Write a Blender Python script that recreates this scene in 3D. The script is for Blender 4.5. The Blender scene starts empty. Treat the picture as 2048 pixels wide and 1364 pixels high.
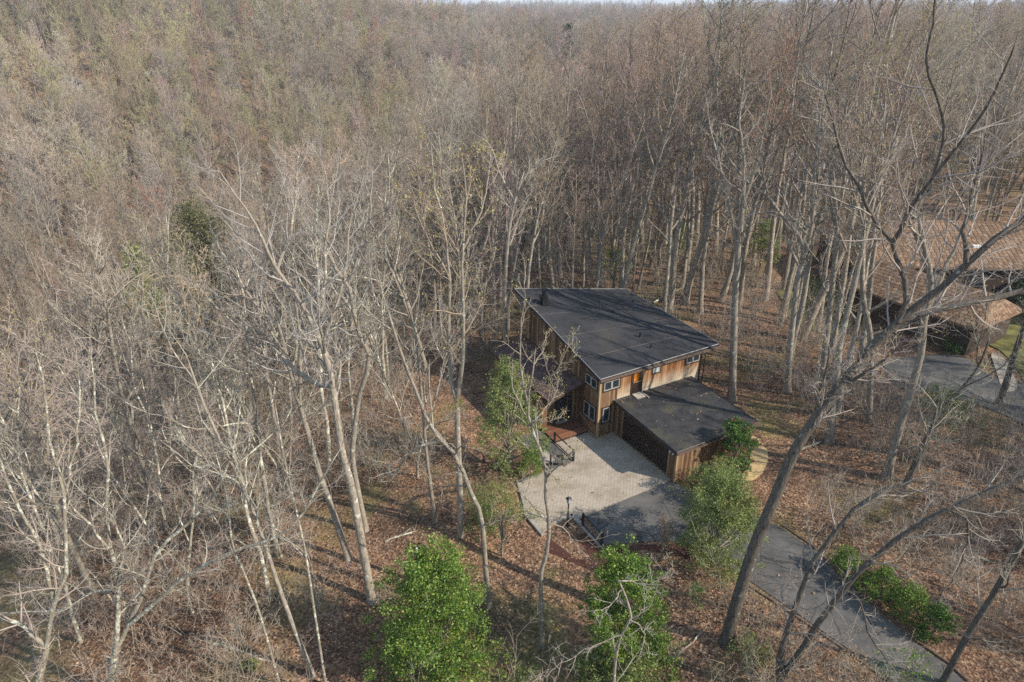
import bpy, math, random
import numpy as np
from mathutils import Vector, noise as mnoise

HAZE = 0.00022
rng = np.random.default_rng(7)
random.seed(7)
R = math.radians
scene = bpy.context.scene
COL = scene.collection

# ------------------------------------------------------------------ camera, sky, sun, exposure
CAM_H = 29.0
PITCH = math.atan(672 / 1365)
cam_d = bpy.data.cameras.new('camera')
cam_d.lens = 24; cam_d.sensor_width = 36; cam_d.sensor_fit = 'HORIZONTAL'
cam_d.clip_start = 0.1; cam_d.clip_end = 30000
cam = bpy.data.objects.new('camera', cam_d); COL.objects.link(cam)
cam.location = (0, 0, CAM_H); cam.rotation_euler = (R(90) - PITCH, 0, 0)
scene.camera = cam

SUN_EL, SUN_AZ = R(35), math.atan2(0.92, -0.40)          # azimuth measured from +Y towards +X
w = bpy.data.worlds.new('World'); scene.world = w; w.use_nodes = True
nt = w.node_tree; nt.nodes.clear()
sky = nt.nodes.new('ShaderNodeTexSky'); sky.sky_type = 'NISHITA'; sky.sun_disc = False
sky.sun_elevation = SUN_EL; sky.sun_rotation = SUN_AZ; sky.air_density = 1.0; sky.dust_density = 0.1; sky.ozone_density = 1.0
tc = nt.nodes.new('ShaderNodeTexCoord'); mp = nt.nodes.new('ShaderNodeMapping')
mp.inputs['Scale'].default_value = (2.2, 2.2, 14)
cn = nt.nodes.new('ShaderNodeTexNoise'); cn.inputs['Scale'].default_value = 1.6; cn.inputs['Detail'].default_value = 3
cr = nt.nodes.new('ShaderNodeValToRGB'); cr.color_ramp.elements[0].position = .38; cr.color_ramp.elements[1].position = .60
mx = nt.nodes.new('ShaderNodeMix'); mx.data_type = 'RGBA'; mx.inputs['B'].default_value = (2.5, 3.4, 4.6, 1)
bg = nt.nodes.new('ShaderNodeBackground'); bg.inputs['Strength'].default_value = 0.15
wo = nt.nodes.new('ShaderNodeOutputWorld')
L = nt.links.new
L(tc.outputs['Generated'], mp.inputs['Vector']); L(mp.outputs[0], cn.inputs['Vector']); L(cn.outputs['Fac'], cr.inputs[0])
L(cr.outputs[0], mx.inputs['Factor']); L(sky.outputs[0], mx.inputs['A']); L(mx.outputs['Result'], bg.inputs['Color']); L(bg.outputs[0], wo.inputs[0])

sd = bpy.data.lights.new('sun', 'SUN'); sd.energy = 4.4; sd.angle = R(0.5); sd.color = (1.0, 0.91, 0.79)
sun = bpy.data.objects.new('sun', sd); COL.objects.link(sun)
to_sun = Vector((math.sin(SUN_AZ) * math.cos(SUN_EL), math.cos(SUN_AZ) * math.cos(SUN_EL), math.sin(SUN_EL)))
sun.rotation_euler = to_sun.to_track_quat('Z', 'Y').to_euler(); sun.location = (60, -30, 80)

vs = scene.view_settings; vs.view_transform = 'Standard'; vs.look = 'None'; vs.exposure = 0.62; vs.gamma = 1.0
vs.use_curve_mapping = False
scene.cycles.max_bounces = 4; scene.cycles.diffuse_bounces = 2; scene.cycles.glossy_bounces = 2
scene.cycles.transmission_bounces = 2; scene.cycles.transparent_max_bounces = 4; scene.cycles.volume_bounces = 0
scene.cycles.caustics_reflective = False; scene.cycles.caustics_refractive = False
scene.cycles.use_denoising = False
scene.cycles.use_adaptive_sampling = False

# ------------------------------------------------------------------ survey helpers: sight lines to places on the ground
FPX, CP, SP = 1365.0, math.cos(PITCH), math.sin(PITCH)
def sight(x, y):
    d = y - 682
    return np.array([x - 1024.0, FPX * CP - d * SP, -FPX * SP - d * CP])
def at_z(x, y, z=0.0):
    r = sight(x, y); return np.array([0, 0, CAM_H]) + r * ((z - CAM_H) / r[2])
def at_y(x, y, Y):
    r = sight(x, y); return np.array([0, 0, CAM_H]) + r * (Y / r[1])
def project(p):
    p = np.asarray(p, float); X, Y, Z = p[..., 0], p[..., 1], p[..., 2] - CAM_H
    d = Y * CP - Z * SP
    return 1024 + FPX * X / d, 682 - FPX * (Y * SP + Z * CP) / d, d
AX = np.array([math.cos(R(29)), math.sin(R(29)), 0]); BX = np.array([-math.sin(R(29)), math.cos(R(29)), 0])
HO = at_z(1193, 877)                                       # near corner of the house on the court
def to_ab(x, y):
    return (x - HO[0]) * AX[0] + (y - HO[1]) * AX[1], (x - HO[0]) * BX[0] + (y - HO[1]) * BX[1]
def hw(a, b, z=0): return HO + AX * a + BX * b + np.array([0, 0, z])
def smooth(t):
    t = np.clip(t, 0, 1); return t * t * (3 - 2 * t)

# ------------------------------------------------------------------ terrain
DRIVE_C = np.array([at_z(*p)[:2] for p in [(1280, 1030), (1400, 1065), (1530, 1105), (1645, 1198), (1760, 1272), (1835, 1345), (1960, 1450), (2100, 1600)]])
def seg_dist(x, y, line):
    d = np.full(np.shape(x), 1e9)
    for p, q in zip(line[:-1], line[1:]):
        v = q - p; t = np.clip(((x - p[0]) * v[0] + (y - p[1]) * v[1]) / (v @ v), 0, 1)
        d = np.minimum(d, np.hypot(x - p[0] - t * v[0], y - p[1] - t * v[1]))
    return d
def flat_mask(x, y):
    a, b = to_ab(x, y)
    dx = np.maximum(np.maximum(-7.9 - a, a - 11.5), 0); dy = np.maximum(np.maximum(-9.6 - b, b - 11.0), 0)
    m = 1 - smooth(np.hypot(dx, dy) / 6.0)
    return np.maximum(m, 1 - smooth((seg_dist(x, y, DRIVE_C) - 2.4) / 3.0))
def height(x, y):
    x = np.asarray(x, float); y = np.asarray(y, float)
    r = np.hypot(x, y)
    s = -0.9 * x + 0.35 * (y - 45)
    z = -27 * smooth((s - 2) / 90)
    z = z + 0.35 * np.sin(x * .21 + 1.3) * np.sin(y * .17 + .4) + .18 * np.sin(x * .53 + y * .31)
    und = 1 + 3.5 * np.sin(x * .0062 + 1.0) * np.cos(y * .0051) + 2.5 * np.sin(x * .0021 - y * .0017 + 2)
    rdg = smooth((r - 260) / 250) * (1 - smooth((r - 2200) / 1500)) * 16 * np.sin((y + .28 * x + 40 * np.sin(x * .008)) * .0150 + .6)
    und = und + rdg - 15 * (1 - smooth((r - 1500) / 1500))
    far = smooth((r - 150) / 420)
    z = z * (1 - far) + und * far
    q = -.42 * x + .906 * y
    lat = smooth((-x - .03 * y + 50) / 190)
    hill = smooth((q - 150) / 250) * lat * (1 - smooth((r - 560) / 500))
    z = z * (1 - hill) + 18 * hill
    z = z + 10 * smooth((r - 1800) / 2500) * (1 + .7 * np.sin(x * .0011 + .6))
    m = flat_mask(x, y)
    return z * (1 - m) - 0.05 * m
def hz(x, y): return float(height(x, y))
def ground_at(px, py):
    z = 0.0
    for _ in range(12):
        p = at_z(px, py, z); z = .5 * z + .5 * hz(p[0], p[1])
    p = at_z(px, py, z); p[2] = hz(p[0], p[1]); return p

# ------------------------------------------------------------------ mesh helpers
def tag(o, label=None, cat=None, group=None, kind=None):
    if label: o['label'] = label
    if cat: o['category'] = cat
    if group: o['group'] = group
    if kind: o['kind'] = kind
    return o
def obj(name, me, parent=None, loc=None, rotz=0):
    o = bpy.data.objects.new(name, me); COL.objects.link(o)
    if parent is not None: o.parent = parent
    if loc is not None: o.location = Vector([float(v) for v in loc])
    if rotz: o.rotation_euler = (0, 0, rotz)
    return o
def empty(name, loc=(0, 0, 0), rotz=0):
    o = obj(name, None, None, loc, rotz); o.empty_display_size = .3; return o
def mesh_np(name, V, quads=None, tris=None, mats=(), smooth_=False, mat_idx=None):
    me = bpy.data.meshes.new(name)
    nq = 0 if quads is None else len(quads); ntr = 0 if tris is None else len(tris)
    me.vertices.add(len(V)); me.vertices.foreach_set('co', np.asarray(V, np.float32).ravel())
    li = np.concatenate([np.asarray(quads, np.int32).ravel() if nq else np.zeros(0, np.int32), np.asarray(tris, np.int32).ravel() if ntr else np.zeros(0, np.int32)])
    me.loops.add(len(li)); me.loops.foreach_set('vertex_index', li)
    me.polygons.add(nq + ntr)
    ls = np.concatenate([np.arange(nq) * 4, nq * 4 + np.arange(ntr) * 3]).astype(np.int32)
    me.polygons.foreach_set('loop_start', ls)
    if mat_idx is not None: me.polygons.foreach_set('material_index', np.asarray(mat_idx, np.int32))
    if smooth_: me.polygons.foreach_set('use_smooth', np.ones(nq + ntr, bool))
    for m in mats: me.materials.append(m)
    me.update(calc_edges=True); me.validate()
    return me
class MB:
    """collects boxes / prisms / tubes into one mesh"""
    def __init__(s): s.v = []; s.f = []
    def add(s, vs_, fs): n = len(s.v); s.v += [tuple(map(float, v)) for v in vs_]; s.f += [tuple(n + i for i in f) for f in fs]; return s
    def box(s, x0, x1, y0, y1, z0, z1):
        return s.add([(x0, y0, z0), (x1, y0, z0), (x1, y1, z0), (x0, y1, z0), (x0, y0, z1), (x1, y0, z1), (x1, y1, z1), (x0, y1, z1)],
                     [(0, 3, 2, 1), (4, 5, 6, 7), (0, 1, 5, 4), (1, 2, 6, 5), (2, 3, 7, 6), (3, 0, 4, 7)])
    def prism(s, poly, z0, z1):
        n = len(poly); zz0 = z0 if hasattr(z0, '__len__') else [z0] * n; zz1 = z1 if hasattr(z1, '__len__') else [z1] * n
        return s.add([(p[0], p[1], a) for p, a in zip(poly, zz0)] + [(p[0], p[1], a) for p, a in zip(poly, zz1)],
                     [tuple(range(n - 1, -1, -1)), tuple(range(n, 2 * n))] + [(i, (i + 1) % n, n + (i + 1) % n, n + i) for i in range(n)])
    def bar(s, p, q, r, n=8, r2=None):
        p, q = Vector(p), Vector(q); d = (q - p).normalized(); u = d.orthogonal().normalized(); v = d.cross(u); r2 = r if r2 is None else r2
        vs_ = [p + (u * math.cos(t) + v * math.sin(t)) * r for t in [2 * math.pi * i / n for i in range(n)]] + [q + (u * math.cos(t) + v * math.sin(t)) * r2 for t in [2 * math.pi * i / n for i in range(n)]]
        return s.add(vs_, [tuple(range(n - 1, -1, -1)), tuple(range(n, 2 * n))] + [(i, (i + 1) % n, n + (i + 1) % n, n + i) for i in range(n)])
    def build(s, name, mat, parent=None, loc=None, rotz=0, smooth_=False):
        me = bpy.data.meshes.new(name); me.from_pydata(s.v, [], s.f)
        if mat: me.materials.append(mat)
        if smooth_:
            for p in me.polygons: p.use_smooth = True
        me.update(); return obj(name, me, parent, loc, rotz)

# ------------------------------------------------------------------ materials
def new_mat(name, rough=.85, spec=.3):
    m = bpy.data.materials.new(name); m.use_nodes = True; n = m.node_tree; b = n.nodes['Principled BSDF']
    b.inputs['Roughness'].default_value = rough; b.inputs['Specular IOR Level'].default_value = spec
    return m, n, b
def N(n, t, **kw):
    x = n.nodes.new(t)
    for k, v in kw.items():
        if k in x.inputs: x.inputs[k].default_value = v
        else: setattr(x, k, v)
    return x
def ramp(n, fac, stops):
    r = n.nodes.new('ShaderNodeValToRGB'); e = r.color_ramp.elements
    while len(e) < len(stops): e.new(.5)
    for el, (p, c) in zip(e, stops): el.position = p; el.color = (*c, 1) if len(c) == 3 else c
    n.links.new(fac, r.inputs[0]); return r
def mixc(n, fac, a, b, mode='MIX'):
    m = n.nodes.new('ShaderNodeMix'); m.data_type = 'RGBA'; m.blend_type = mode
    for v, k in ((fac, 'Factor'), (a, 'A'), (b, 'B')):
        if isinstance(v, (int, float)): m.inputs[k].default_value = v
        elif isinstance(v, tuple): m.inputs[k].default_value = (*v, 1)
        else: n.links.new(v, m.inputs[k])
    return m.outputs['Result']
def bump(n, b, h, dist=.02, st=.6):
    x = n.nodes.new('ShaderNodeBump'); x.inputs['Strength'].default_value = st; x.inputs['Distance'].default_value = dist
    n.links.new(h, x.inputs['Height']); n.links.new(x.outputs[0], b.inputs['Normal'])
def plain(name, col, rough=.8, spec=.3, var=.25, scale=6.0, metallic=0):
    m, n, b = new_mat(name, rough, spec); b.inputs['Metallic'].default_value = metallic
    tcn = N(n, 'ShaderNodeTexCoord'); ns = N(n, 'ShaderNodeTexNoise', Scale=scale, Detail=6)
    n.links.new(tcn.outputs['Object'], ns.inputs['Vector'])
    lo = tuple(c * (1 - var) for c in col); hi = tuple(min(1, c * (1 + var)) for c in col)
    r = ramp(n, ns.outputs['Fac'], [(.3, lo), (.7, hi)]); n.links.new(r.outputs[0], b.inputs['Base Color']); return m

def bark_mat(name, dark, light, lichen, lich_pos):
    m, n, b = new_mat(name, .95, .1)
    tcn = N(n, 'ShaderNodeTexCoord'); mpn = N(n, 'ShaderNodeMapping'); mpn.inputs['Scale'].default_value = (9, 9, 1.6)
    n.links.new(tcn.outputs['Object'], mpn.inputs['Vector'])
    n1 = N(n, 'ShaderNodeTexNoise', Scale=1.6, Detail=3, Roughness=.75); n.links.new(mpn.outputs[0], n1.inputs['Vector'])
    n2 = N(n, 'ShaderNodeTexNoise', Scale=2.6, Detail=3, Roughness=.78); n.links.new(tcn.outputs['Object'], n2.inputs['Vector'])
    r1 = ramp(n, n1.outputs['Fac'], [(.32, dark), (.68, light)])
    r2 = ramp(n, n2.outputs['Fac'], [(lich_pos, (0, 0, 0)), (lich_pos + .06, (1, 1, 1))])
    c = mixc(n, r2.outputs[0], r1.outputs[0], lichen)
    at = N(n, 'ShaderNodeAttribute', attribute_type='INSTANCER', attribute_name='barkv')
    c = mixc(n, 1.0, c, at.outputs['Color'], 'MULTIPLY')
    n.links.new(c, b.inputs['Base Color']); bump(n, b, n1.outputs['Fac'], .04, .9); return m
M = {}
M['bark'] = bark_mat('bark', (.15, .122, .095), (.35, .305, .24), (.46, .455, .37), .59)
M['lichen_bark'] = bark_mat('lichen_bark', (.17, .145, .11), (.36, .32, .245), (.55, .545, .43), .53)
M['dark_bark'] = bark_mat('dark_bark', (.05, .042, .035), (.165, .142, .115), (.30, .31, .27), .63)
m, n, b = new_mat('twig', .9, .1)
at = N(n, 'ShaderNodeAttribute', attribute_type='INSTANCER', attribute_name='tint')
n.links.new(at.outputs['Color'], b.inputs['Base Color']); M['twig'] = m

def leaf_mat(name, stops, transl=.25, rough=.45, young=None):
    m, n, b = new_mat(name, rough, .35)
    g = N(n, 'ShaderNodeNewGeometry'); r = ramp(n, g.outputs['Random Per Island'], stops)
    col = r.outputs[0]
    if young:
        tcn = N(n, 'ShaderNodeTexCoord'); ns = N(n, 'ShaderNodeTexNoise', Scale=1.1, Detail=3); n.links.new(tcn.outputs['Object'], ns.inputs['Vector'])
        pr = ramp(n, ns.outputs['Fac'], [(.42, (0, 0, 0)), (.68, (.75, .75, .75))]); col = mixc(n, pr.outputs[0], col, mixc(n, 1.0, col, young, 'MULTIPLY'))
    n.links.new(col, b.inputs['Base Color'])
    t = N(n, 'ShaderNodeBsdfTranslucent'); n.links.new(col, t.inputs['Color'])
    mxs = N(n, 'ShaderNodeMixShader'); mxs.inputs[0].default_value = transl
    n.links.new(b.outputs[0], mxs.inputs[1]); n.links.new(t.outputs[0], mxs.inputs[2])
    n.links.new(mxs.outputs[0], n.nodes['Material Output'].inputs['Surface']); return m
M['holly'] = leaf_mat('holly_leaf', [(0, (.05, .10, .018)), (.5, (.125, .225, .034)), (.86, (.215, .325, .06)), (.97, (.34, .40, .11)), (1, (.36, .26, .11))], .32, young=(1.35, 1.15, .9))
M['dull_leaf'] = leaf_mat('dull_leaf', [(0, (.09, .13, .038)), (.55, (.175, .23, .065)), (1, (.32, .36, .14))], .3, young=(1.35, 1.2, 1.0))
M['camellia'] = leaf_mat('camellia_leaf', [(0, (.02, .05, .01)), (.6, (.07, .16, .022)), (1, (.17, .28, .05))])
M['dark_needle'] = leaf_mat('dark_needle', [(0, (.015, .03, .01)), (1, (.05, .085, .03))], .1)
M['olive_leaf'] = leaf_mat('olive_leaf', [(0, (.09, .09, .035)), (1, (.20, .19, .085))], .15)
M['red_flower'] = leaf_mat('red_flower', [(0, (.28, .03, .03)), (1, (.48, .12, .10))], .2)
M['bud'] = leaf_mat('bud', [(0, (.36, .31, .07)), (1, (.52, .45, .15))], .3)
M['dry_leaf'] = leaf_mat('dry_leaf', [(0, (.28, .15, .06)), (1, (.52, .33, .17))], .25)
M['litter_leaf'] = leaf_mat('litter_leaf', [(0, (.075, .042, .026)), (.5, (.20, .12, .075)), (.85, (.33, .215, .14)), (1, (.48, .35, .24))], .1, .8)

# ground: leaf litter, bare soil and moss
m, n, b = new_mat('leaf_litter', .95, .1)
g = N(n, 'ShaderNodeNewGeometry')
v1 = N(n, 'ShaderNodeTexVoronoi', Scale=9.0); n.links.new(g.outputs['Position'], v1.inputs['Vector'])
sepc = N(n, 'ShaderNodeSeparateColor'); n.links.new(v1.outputs['Color'], sepc.inputs[0])
lit = ramp(n, sepc.outputs[0], [(0, (.06, .034, .022)), (.45, (.165, .095, .058)), (.8, (.27, .165, .102)), (1, (.40, .27, .175))])
n1 = N(n, 'ShaderNodeTexNoise', Scale=.22, Detail=3, Roughness=.65); n.links.new(g.outputs['Position'], n1.inputs['Vector'])
n2 = N(n, 'ShaderNodeTexNoise', Scale=.45, Detail=3, Roughness=.7); n.links.new(g.outputs['Position'], n2.inputs['Vector'])
mp2 = N(n, 'ShaderNodeVectorMath', operation='ADD'); mp2.inputs[1].default_value = (31, 17, 5); n.links.new(g.outputs['Position'], mp2.inputs[0])
n3 = N(n, 'ShaderNodeTexNoise', Scale=.13, Detail=4, Roughness=.68); n.links.new(mp2.outputs[0], n3.inputs['Vector'])
soil = ramp(n, n2.outputs['Fac'], [(.4, (0, 0, 0)), (.66, (1, 1, 1))])
c = mixc(n, soil.outputs[0], lit.outputs[0], mixc(n, .5, lit.outputs[0], (.14, .085, .055)))
mossf = ramp(n, n3.outputs['Fac'], [(.50, (0, 0, 0)), (.66, (.85, .85, .85))])
mossc = ramp(n, sepc.outputs[1], [(0, (.085, .075, .022)), (.6, (.17, .145, .055)), (1, (.30, .25, .13))])
c = mixc(n, mossf.outputs[0], c, mossc.outputs[0])
vr = ramp(n, n1.outputs['Fac'], [(.32, (.55, .55, .58)), (.5, (1, 1, 1)), (.68, (1.45, 1.38, 1.25))])
c = mixc(n, 1.0, c, vr.outputs[0], 'MULTIPLY')
n.links.new(c, b.inputs['Base Color'])
bump(n, b, v1.outputs['Distance'], .05, .8); M['ground'] = m

m, n, b = new_mat('asphalt', .9, .25)
g = N(n, 'ShaderNodeNewGeometry'); n1 = N(n, 'ShaderNodeTexNoise', Scale=.5, Detail=9, Roughness=.65); n2 = N(n, 'ShaderNodeTexNoise', Scale=60, Detail=3)
n.links.new(g.outputs['Position'], n1.inputs['Vector']); n.links.new(g.outputs['Position'], n2.inputs['Vector'])
r1 = ramp(n, n1.outputs['Fac'], [(.3, (.058, .056, .054)), (.5, (.100, .095, .089)), (.72, (.155, .144, .129))])
c = mixc(n, .35, r1.outputs[0], n2.outputs['Color'], 'OVERLAY')
vc = N(n, 'ShaderNodeTexVoronoi', feature='DISTANCE_TO_EDGE', Scale=.33); n.links.new(n1.outputs['Color'], vc.inputs['Vector'])
mv = N(n, 'ShaderNodeVectorMath', operation='MULTIPLY_ADD'); mv.inputs[1].default_value = (.7, .7, .7); n.links.new(n1.outputs['Color'], mv.inputs[0]); n.links.new(g.outputs['Position'], mv.inputs[2]); n.links.new(mv.outputs[0], vc.inputs['Vector'])
crk = ramp(n, vc.outputs['Distance'], [(0, (.3, .3, .3)), (.012, (1, 1, 1))])
c = mixc(n, 1.0, c, crk.outputs[0], 'MULTIPLY')
n.links.new(c, b.inputs['Base Color']); bump(n, b, n2.outputs['Fac'], .01, .5); M['asphalt'] = m

m, n, b = new_mat('paver', .9, .2)
g = N(n, 'ShaderNodeNewGeometry'); r1 = ramp(n, g.outputs['Random Per Island'], [(0, (.365, .31, .248)), (.5, (.395, .337, .27)), (1, (.425, .365, .295))])
n1 = N(n, 'ShaderNodeTexNoise', Scale=.55, Detail=9, Roughness=.68); n.links.new(g.outputs['Position'], n1.inputs['Vector'])
st = ramp(n, n1.outputs['Fac'], [(.34, (.68, .65, .58)), (.56, (1, 1, 1))])
n2 = N(n, 'ShaderNodeTexNoise', Scale=25, Detail=4); n.links.new(g.outputs['Position'], n2.inputs['Vector'])
sp = ramp(n, n2.outputs['Fac'], [(.3, (.8, .8, .8)), (.7, (1.1, 1.1, 1.1))])
c = mixc(n, 1.0, r1.outputs[0], st.outputs[0], 'MULTIPLY'); c = mixc(n, 1.0, c, sp.outputs[0], 'MULTIPLY')
n.links.new(c, b.inputs['Base Color']); M['paver'] = m
M['joint_sand'] = plain('joint_sand', (.24, .20, .155), .95)
M['concrete'] = plain('concrete', (.30, .27, .23), .9, .2, .3, 2.0)
M['edge'] = plain('edge_timber', (.13, .095, .07), .95, .1, .5, 3)
M['mulch'] = plain('mulch', (.075, .034, .026), .95, .1, .7, 14)
M['gravel'] = plain('gravel', (.47, .34, .17), .95, .1, .45, 18)
M['lawn'] = plain('lawn', (.125, .118, .042), .95, .1, .6, .9)

def wood_mat(name, stops, bleach=False, rough=.75):
    m, n, b = new_mat(name, rough, .25)
    oi = N(n, 'ShaderNodeObjectInfo'); g = N(n, 'ShaderNodeNewGeometry'); mpn = N(n, 'ShaderNodeMapping'); mpn.inputs['Scale'].default_value = (14, 14, .9)
    n.links.new(g.outputs['Position'], mpn.inputs['Vector'])
    n1 = N(n, 'ShaderNodeTexNoise', Scale=1.0, Detail=7, Roughness=.7); n.links.new(mpn.outputs[0], n1.inputs['Vector'])
    ad = N(n, 'ShaderNodeMath', operation='MULTIPLY_ADD'); ad.inputs[1].default_value = .55; n.links.new(oi.outputs['Random'], ad.inputs[0])
    sc_ = N(n, 'ShaderNodeMath', operation='MULTIPLY_ADD'); sc_.inputs[1].default_value = 1.5; sc_.inputs[2].default_value = -.52; n.links.new(n1.outputs['Fac'], sc_.inputs[0]); n.links.new(sc_.outputs[0], ad.inputs[2])
    r = ramp(n, ad.outputs[0], stops); c = r.outputs[0]
    if bleach:
        sx = N(n, 'ShaderNodeSeparateXYZ'); n.links.new(g.outputs['Position'], sx.inputs[0])
        m1 = N(n, 'ShaderNodeMath', operation='MULTIPLY_ADD'); m1.inputs[1].default_value = 1.6; n.links.new(n1.outputs['Fac'], m1.inputs[0]); n.links.new(sx.outputs['Z'], m1.inputs[2])
        bl = ramp(n, N(n, 'ShaderNodeMath', operation='MULTIPLY').outputs[0], [(.36, (.9, .9, .9)), (.49, (0, 0, 0))])
        mu = bl.inputs[0].links[0].from_node; n.links.new(m1.outputs[0], mu.inputs[0]); mu.inputs[1].default_value = .1
        c = mixc(n, bl.outputs[0], c, (.58, .50, .37))
    n.links.new(c, b.inputs['Base Color']); bump(n, b, n1.outputs['Fac'], .01, .5); return m
M['board'] = wood_mat('cedar_board', [(.05, (.045, .025, .015)), (.4, (.125, .068, .035)), (.65, (.215, .128, .068)), (.95, (.33, .23, .14))])
M['board_bleached'] = wood_mat('bleached_board', [(.05, (.10, .038, .014)), (.45, (.245, .108, .042)), (.75, (.34, .19, .085)), (.95, (.40, .265, .15))], True)
M['board_back'] = plain('board_back', (.05, .028, .016), .9)
M['trim'] = plain('dark_trim', (.045, .026, .016), .7)
M['post'] = wood_mat('corner_post', [(.1, (.24, .16, .09)), (.9, (.42, .30, .18))])
M['deck'] = wood_mat('deck_plank', [(.1, (.10, .042, .024)), (.9, (.25, .11, .06))])
M['garage_panel'] = wood_mat('garage_panel', [(.1, (.022, .013, .009)), (.9, (.040, .022, .014))])
M['frame'] = plain('window_frame', (.36, .345, .315), .5, .4, .1)
M['glass'] = plain('window_glass', (.02, .028, .035), .06, .8, .3, 1.0)
M['blind'] = plain('pale_blind', (.42, .45, .42), .6, .3, .1)
M['orange_panel'] = plain('orange_door', (.62, .20, .012), .6, .3, .15)
M['metal'] = plain('black_metal', (.018, .018, .02), .45, .5, .2, metallic=.3)
M['drip'] = plain('drip_edge', (.26, .25, .24), .5, .4, .2)
M['brown_gutter'] = plain('brown_gutter', (.12, .085, .065), .5, .4, .2)
M['white'] = plain('white_plastic', (.75, .75, .73), .5, .4, .05)
M['tan_panel'] = plain('tan_panel', (.42, .37, .30), .7)

def roofing(name, base, moss, mpos, scale):
    m, n, b = new_mat(name, .9, .25)
    g = N(n, 'ShaderNodeNewGeometry'); n1 = N(n, 'ShaderNodeTexNoise', Scale=scale, Detail=8, Roughness=.6); n2 = N(n, 'ShaderNodeTexNoise', Scale=45, Detail=3)
    n3 = N(n, 'ShaderNodeTexNoise', Scale=scale * 2.3, Detail=6, Roughness=.65)
    for x in (n1, n2, n3): n.links.new(g.outputs['Position'], x.inputs['Vector'])
    r1 = ramp(n, n3.outputs['Fac'], [(.3, tuple(c_ * .62 for c_ in base)), (.7, tuple(c_ * 1.35 for c_ in base))])
    r2 = ramp(n, n1.outputs['Fac'], [(mpos, (0, 0, 0)), (mpos + .2, (.85, .85, .85))])
    c = mixc(n, r2.outputs[0], r1.outputs[0], moss); c = mixc(n, .3, c, n2.outputs['Color'], 'OVERLAY')
    n.links.new(c, b.inputs['Base Color']); bump(n, b, n2.outputs['Fac'], .008, .4); return m
M['roofing'] = roofing('rolled_roofing', (.034, .034, .037), (.054, .051, .045), .52, .22)
M['garage_roofing'] = roofing('mossy_roofing', (.036, .035, .036), (.080, .077, .046), .52, .6)
m, n, b = new_mat('shingle', .9, .2)
g = N(n, 'ShaderNodeNewGeometry'); r1 = ramp(n, g.outputs['Random Per Island'], [(0, (.065, .040, .036)), (1, (.13, .082, .072))]); n.links.new(r1.outputs[0], b.inputs['Base Color']); M['shingle'] = m
m, n, b = new_mat('tan_shingle', .9, .2)
g = N(n, 'ShaderNodeNewGeometry'); r1 = ramp(n, g.outputs['Random Per Island'], [(0, (.13, .080, .048)), (.5, (.205, .130, .080)), (1, (.28, .185, .12))]); n.links.new(r1.outputs[0], b.inputs['Base Color']); M['tan_shingle'] = m

# ------------------------------------------------------------------ ground sheet
rr = np.concatenate([np.linspace(0, 14, 8)[:-1], np.linspace(14, 130, 120)[:-1], np.geomspace(130, 9000, 90)])
NA = 300; th = np.linspace(0, 2 * math.pi, NA, endpoint=False)
X = rr[:, None] * np.sin(th); Y = rr[:, None] * np.cos(th); Z = height(X, Y)
for i in range(len(rr)):
    if 6 < rr[i] < 130: Z[i] += np.array([.12 * mnoise.noise(Vector((x * .35, y * .35, 0))) for x, y in zip(X[i], Y[i])]) * (1 - flat_mask(X[i], Y[i]))
i, j = np.meshgrid(np.arange(len(rr) - 1), np.arange(NA), indexing='ij'); i = i.ravel(); j = j.ravel(); j2 = (j + 1) % NA
Q = np.stack([i * NA + j, (i + 1) * NA + j, (i + 1) * NA + j2, i * NA + j2], 1)[:, ::-1]
gr = obj('ground', mesh_np('ground', np.stack([X, Y, Z], -1).reshape(-1, 3), Q, None, [M['ground']], True))
tag(gr, 'forest floor of brown fallen leaves with mossy patches', kind='structure')

def poly_sheet(name, pts, z, mat, thick=.06):
    return MB().prism([(p[0], p[1]) for p in pts], z - thick, z).build(name, mat)
def smooth_poly(pts, k=6):
    pts = np.array([p[:2] for p in pts]); out = []
    n_ = len(pts)
    for q in range(n_):
        p0, p1, p2, p3 = pts[q - 1], pts[q], pts[(q + 1) % n_], pts[(q + 2) % n_]
        for t in np.linspace(0, 1, k, endpoint=False):
            out.append(.5 * ((2 * p1) + (-p0 + p2) * t + (2 * p0 - 5 * p1 + 4 * p2 - p3) * t * t + (-p0 + 3 * p1 - 3 * p2 + p3) * t ** 3))
    return out
# the asphalt drive
left = [(1175, 1031), (1190, 1060), (1206, 1088), (1260, 1086), (1330, 1080), (1380, 1090), (1440, 1122), (1498, 1160), (1597, 1228), (1690, 1293), (1734, 1324), (1800, 1372), (1930, 1470), (2060, 1590)]
right = [(2200, 1570), (2060, 1460), (1929, 1364), (1895, 1331), (1826, 1283), (1758, 1225), (1690, 1163), (1621, 1095), (1560, 1054), (1480, 1020), (1410, 992), (1355, 968), (1325, 963)]
drv = poly_sheet('driveway', [at_z(*p) for p in left + right], 0.0, M['asphalt']); tag(drv, 'grey cracked asphalt driveway curving down to the road', kind='structure')
def edging(pts, h, wd, name, label):
    mb = MB(); P = [np.array(at_z(*p)) for p in pts]
    for p, q in zip(P[:-1], P[1:]):
        d = (q - p)[:2]; d /= np.hypot(*d); nn = np.array([-d[1], d[0]]) * wd * .5
        mb.prism([p[:2] - nn, q[:2] - nn, q[:2] + nn, p[:2] + nn], -.06, h)
    return tag(mb.build(name, M['edge']), label, 'kerb')
edging([(1490, 1166), (1594, 1233), (1687, 1297), (1731, 1328), (1797, 1377)], .05, .10, 'driveway_edging', 'low brown edging along the lower left side of the driveway')
edging([(1564, 1050), (1625, 1091), (1694, 1159), (1762, 1221), (1830, 1279), (1899, 1327), (1935, 1361)], .05, .10, 'driveway_edging', 'low edging between driveway and the green hedge')

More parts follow.
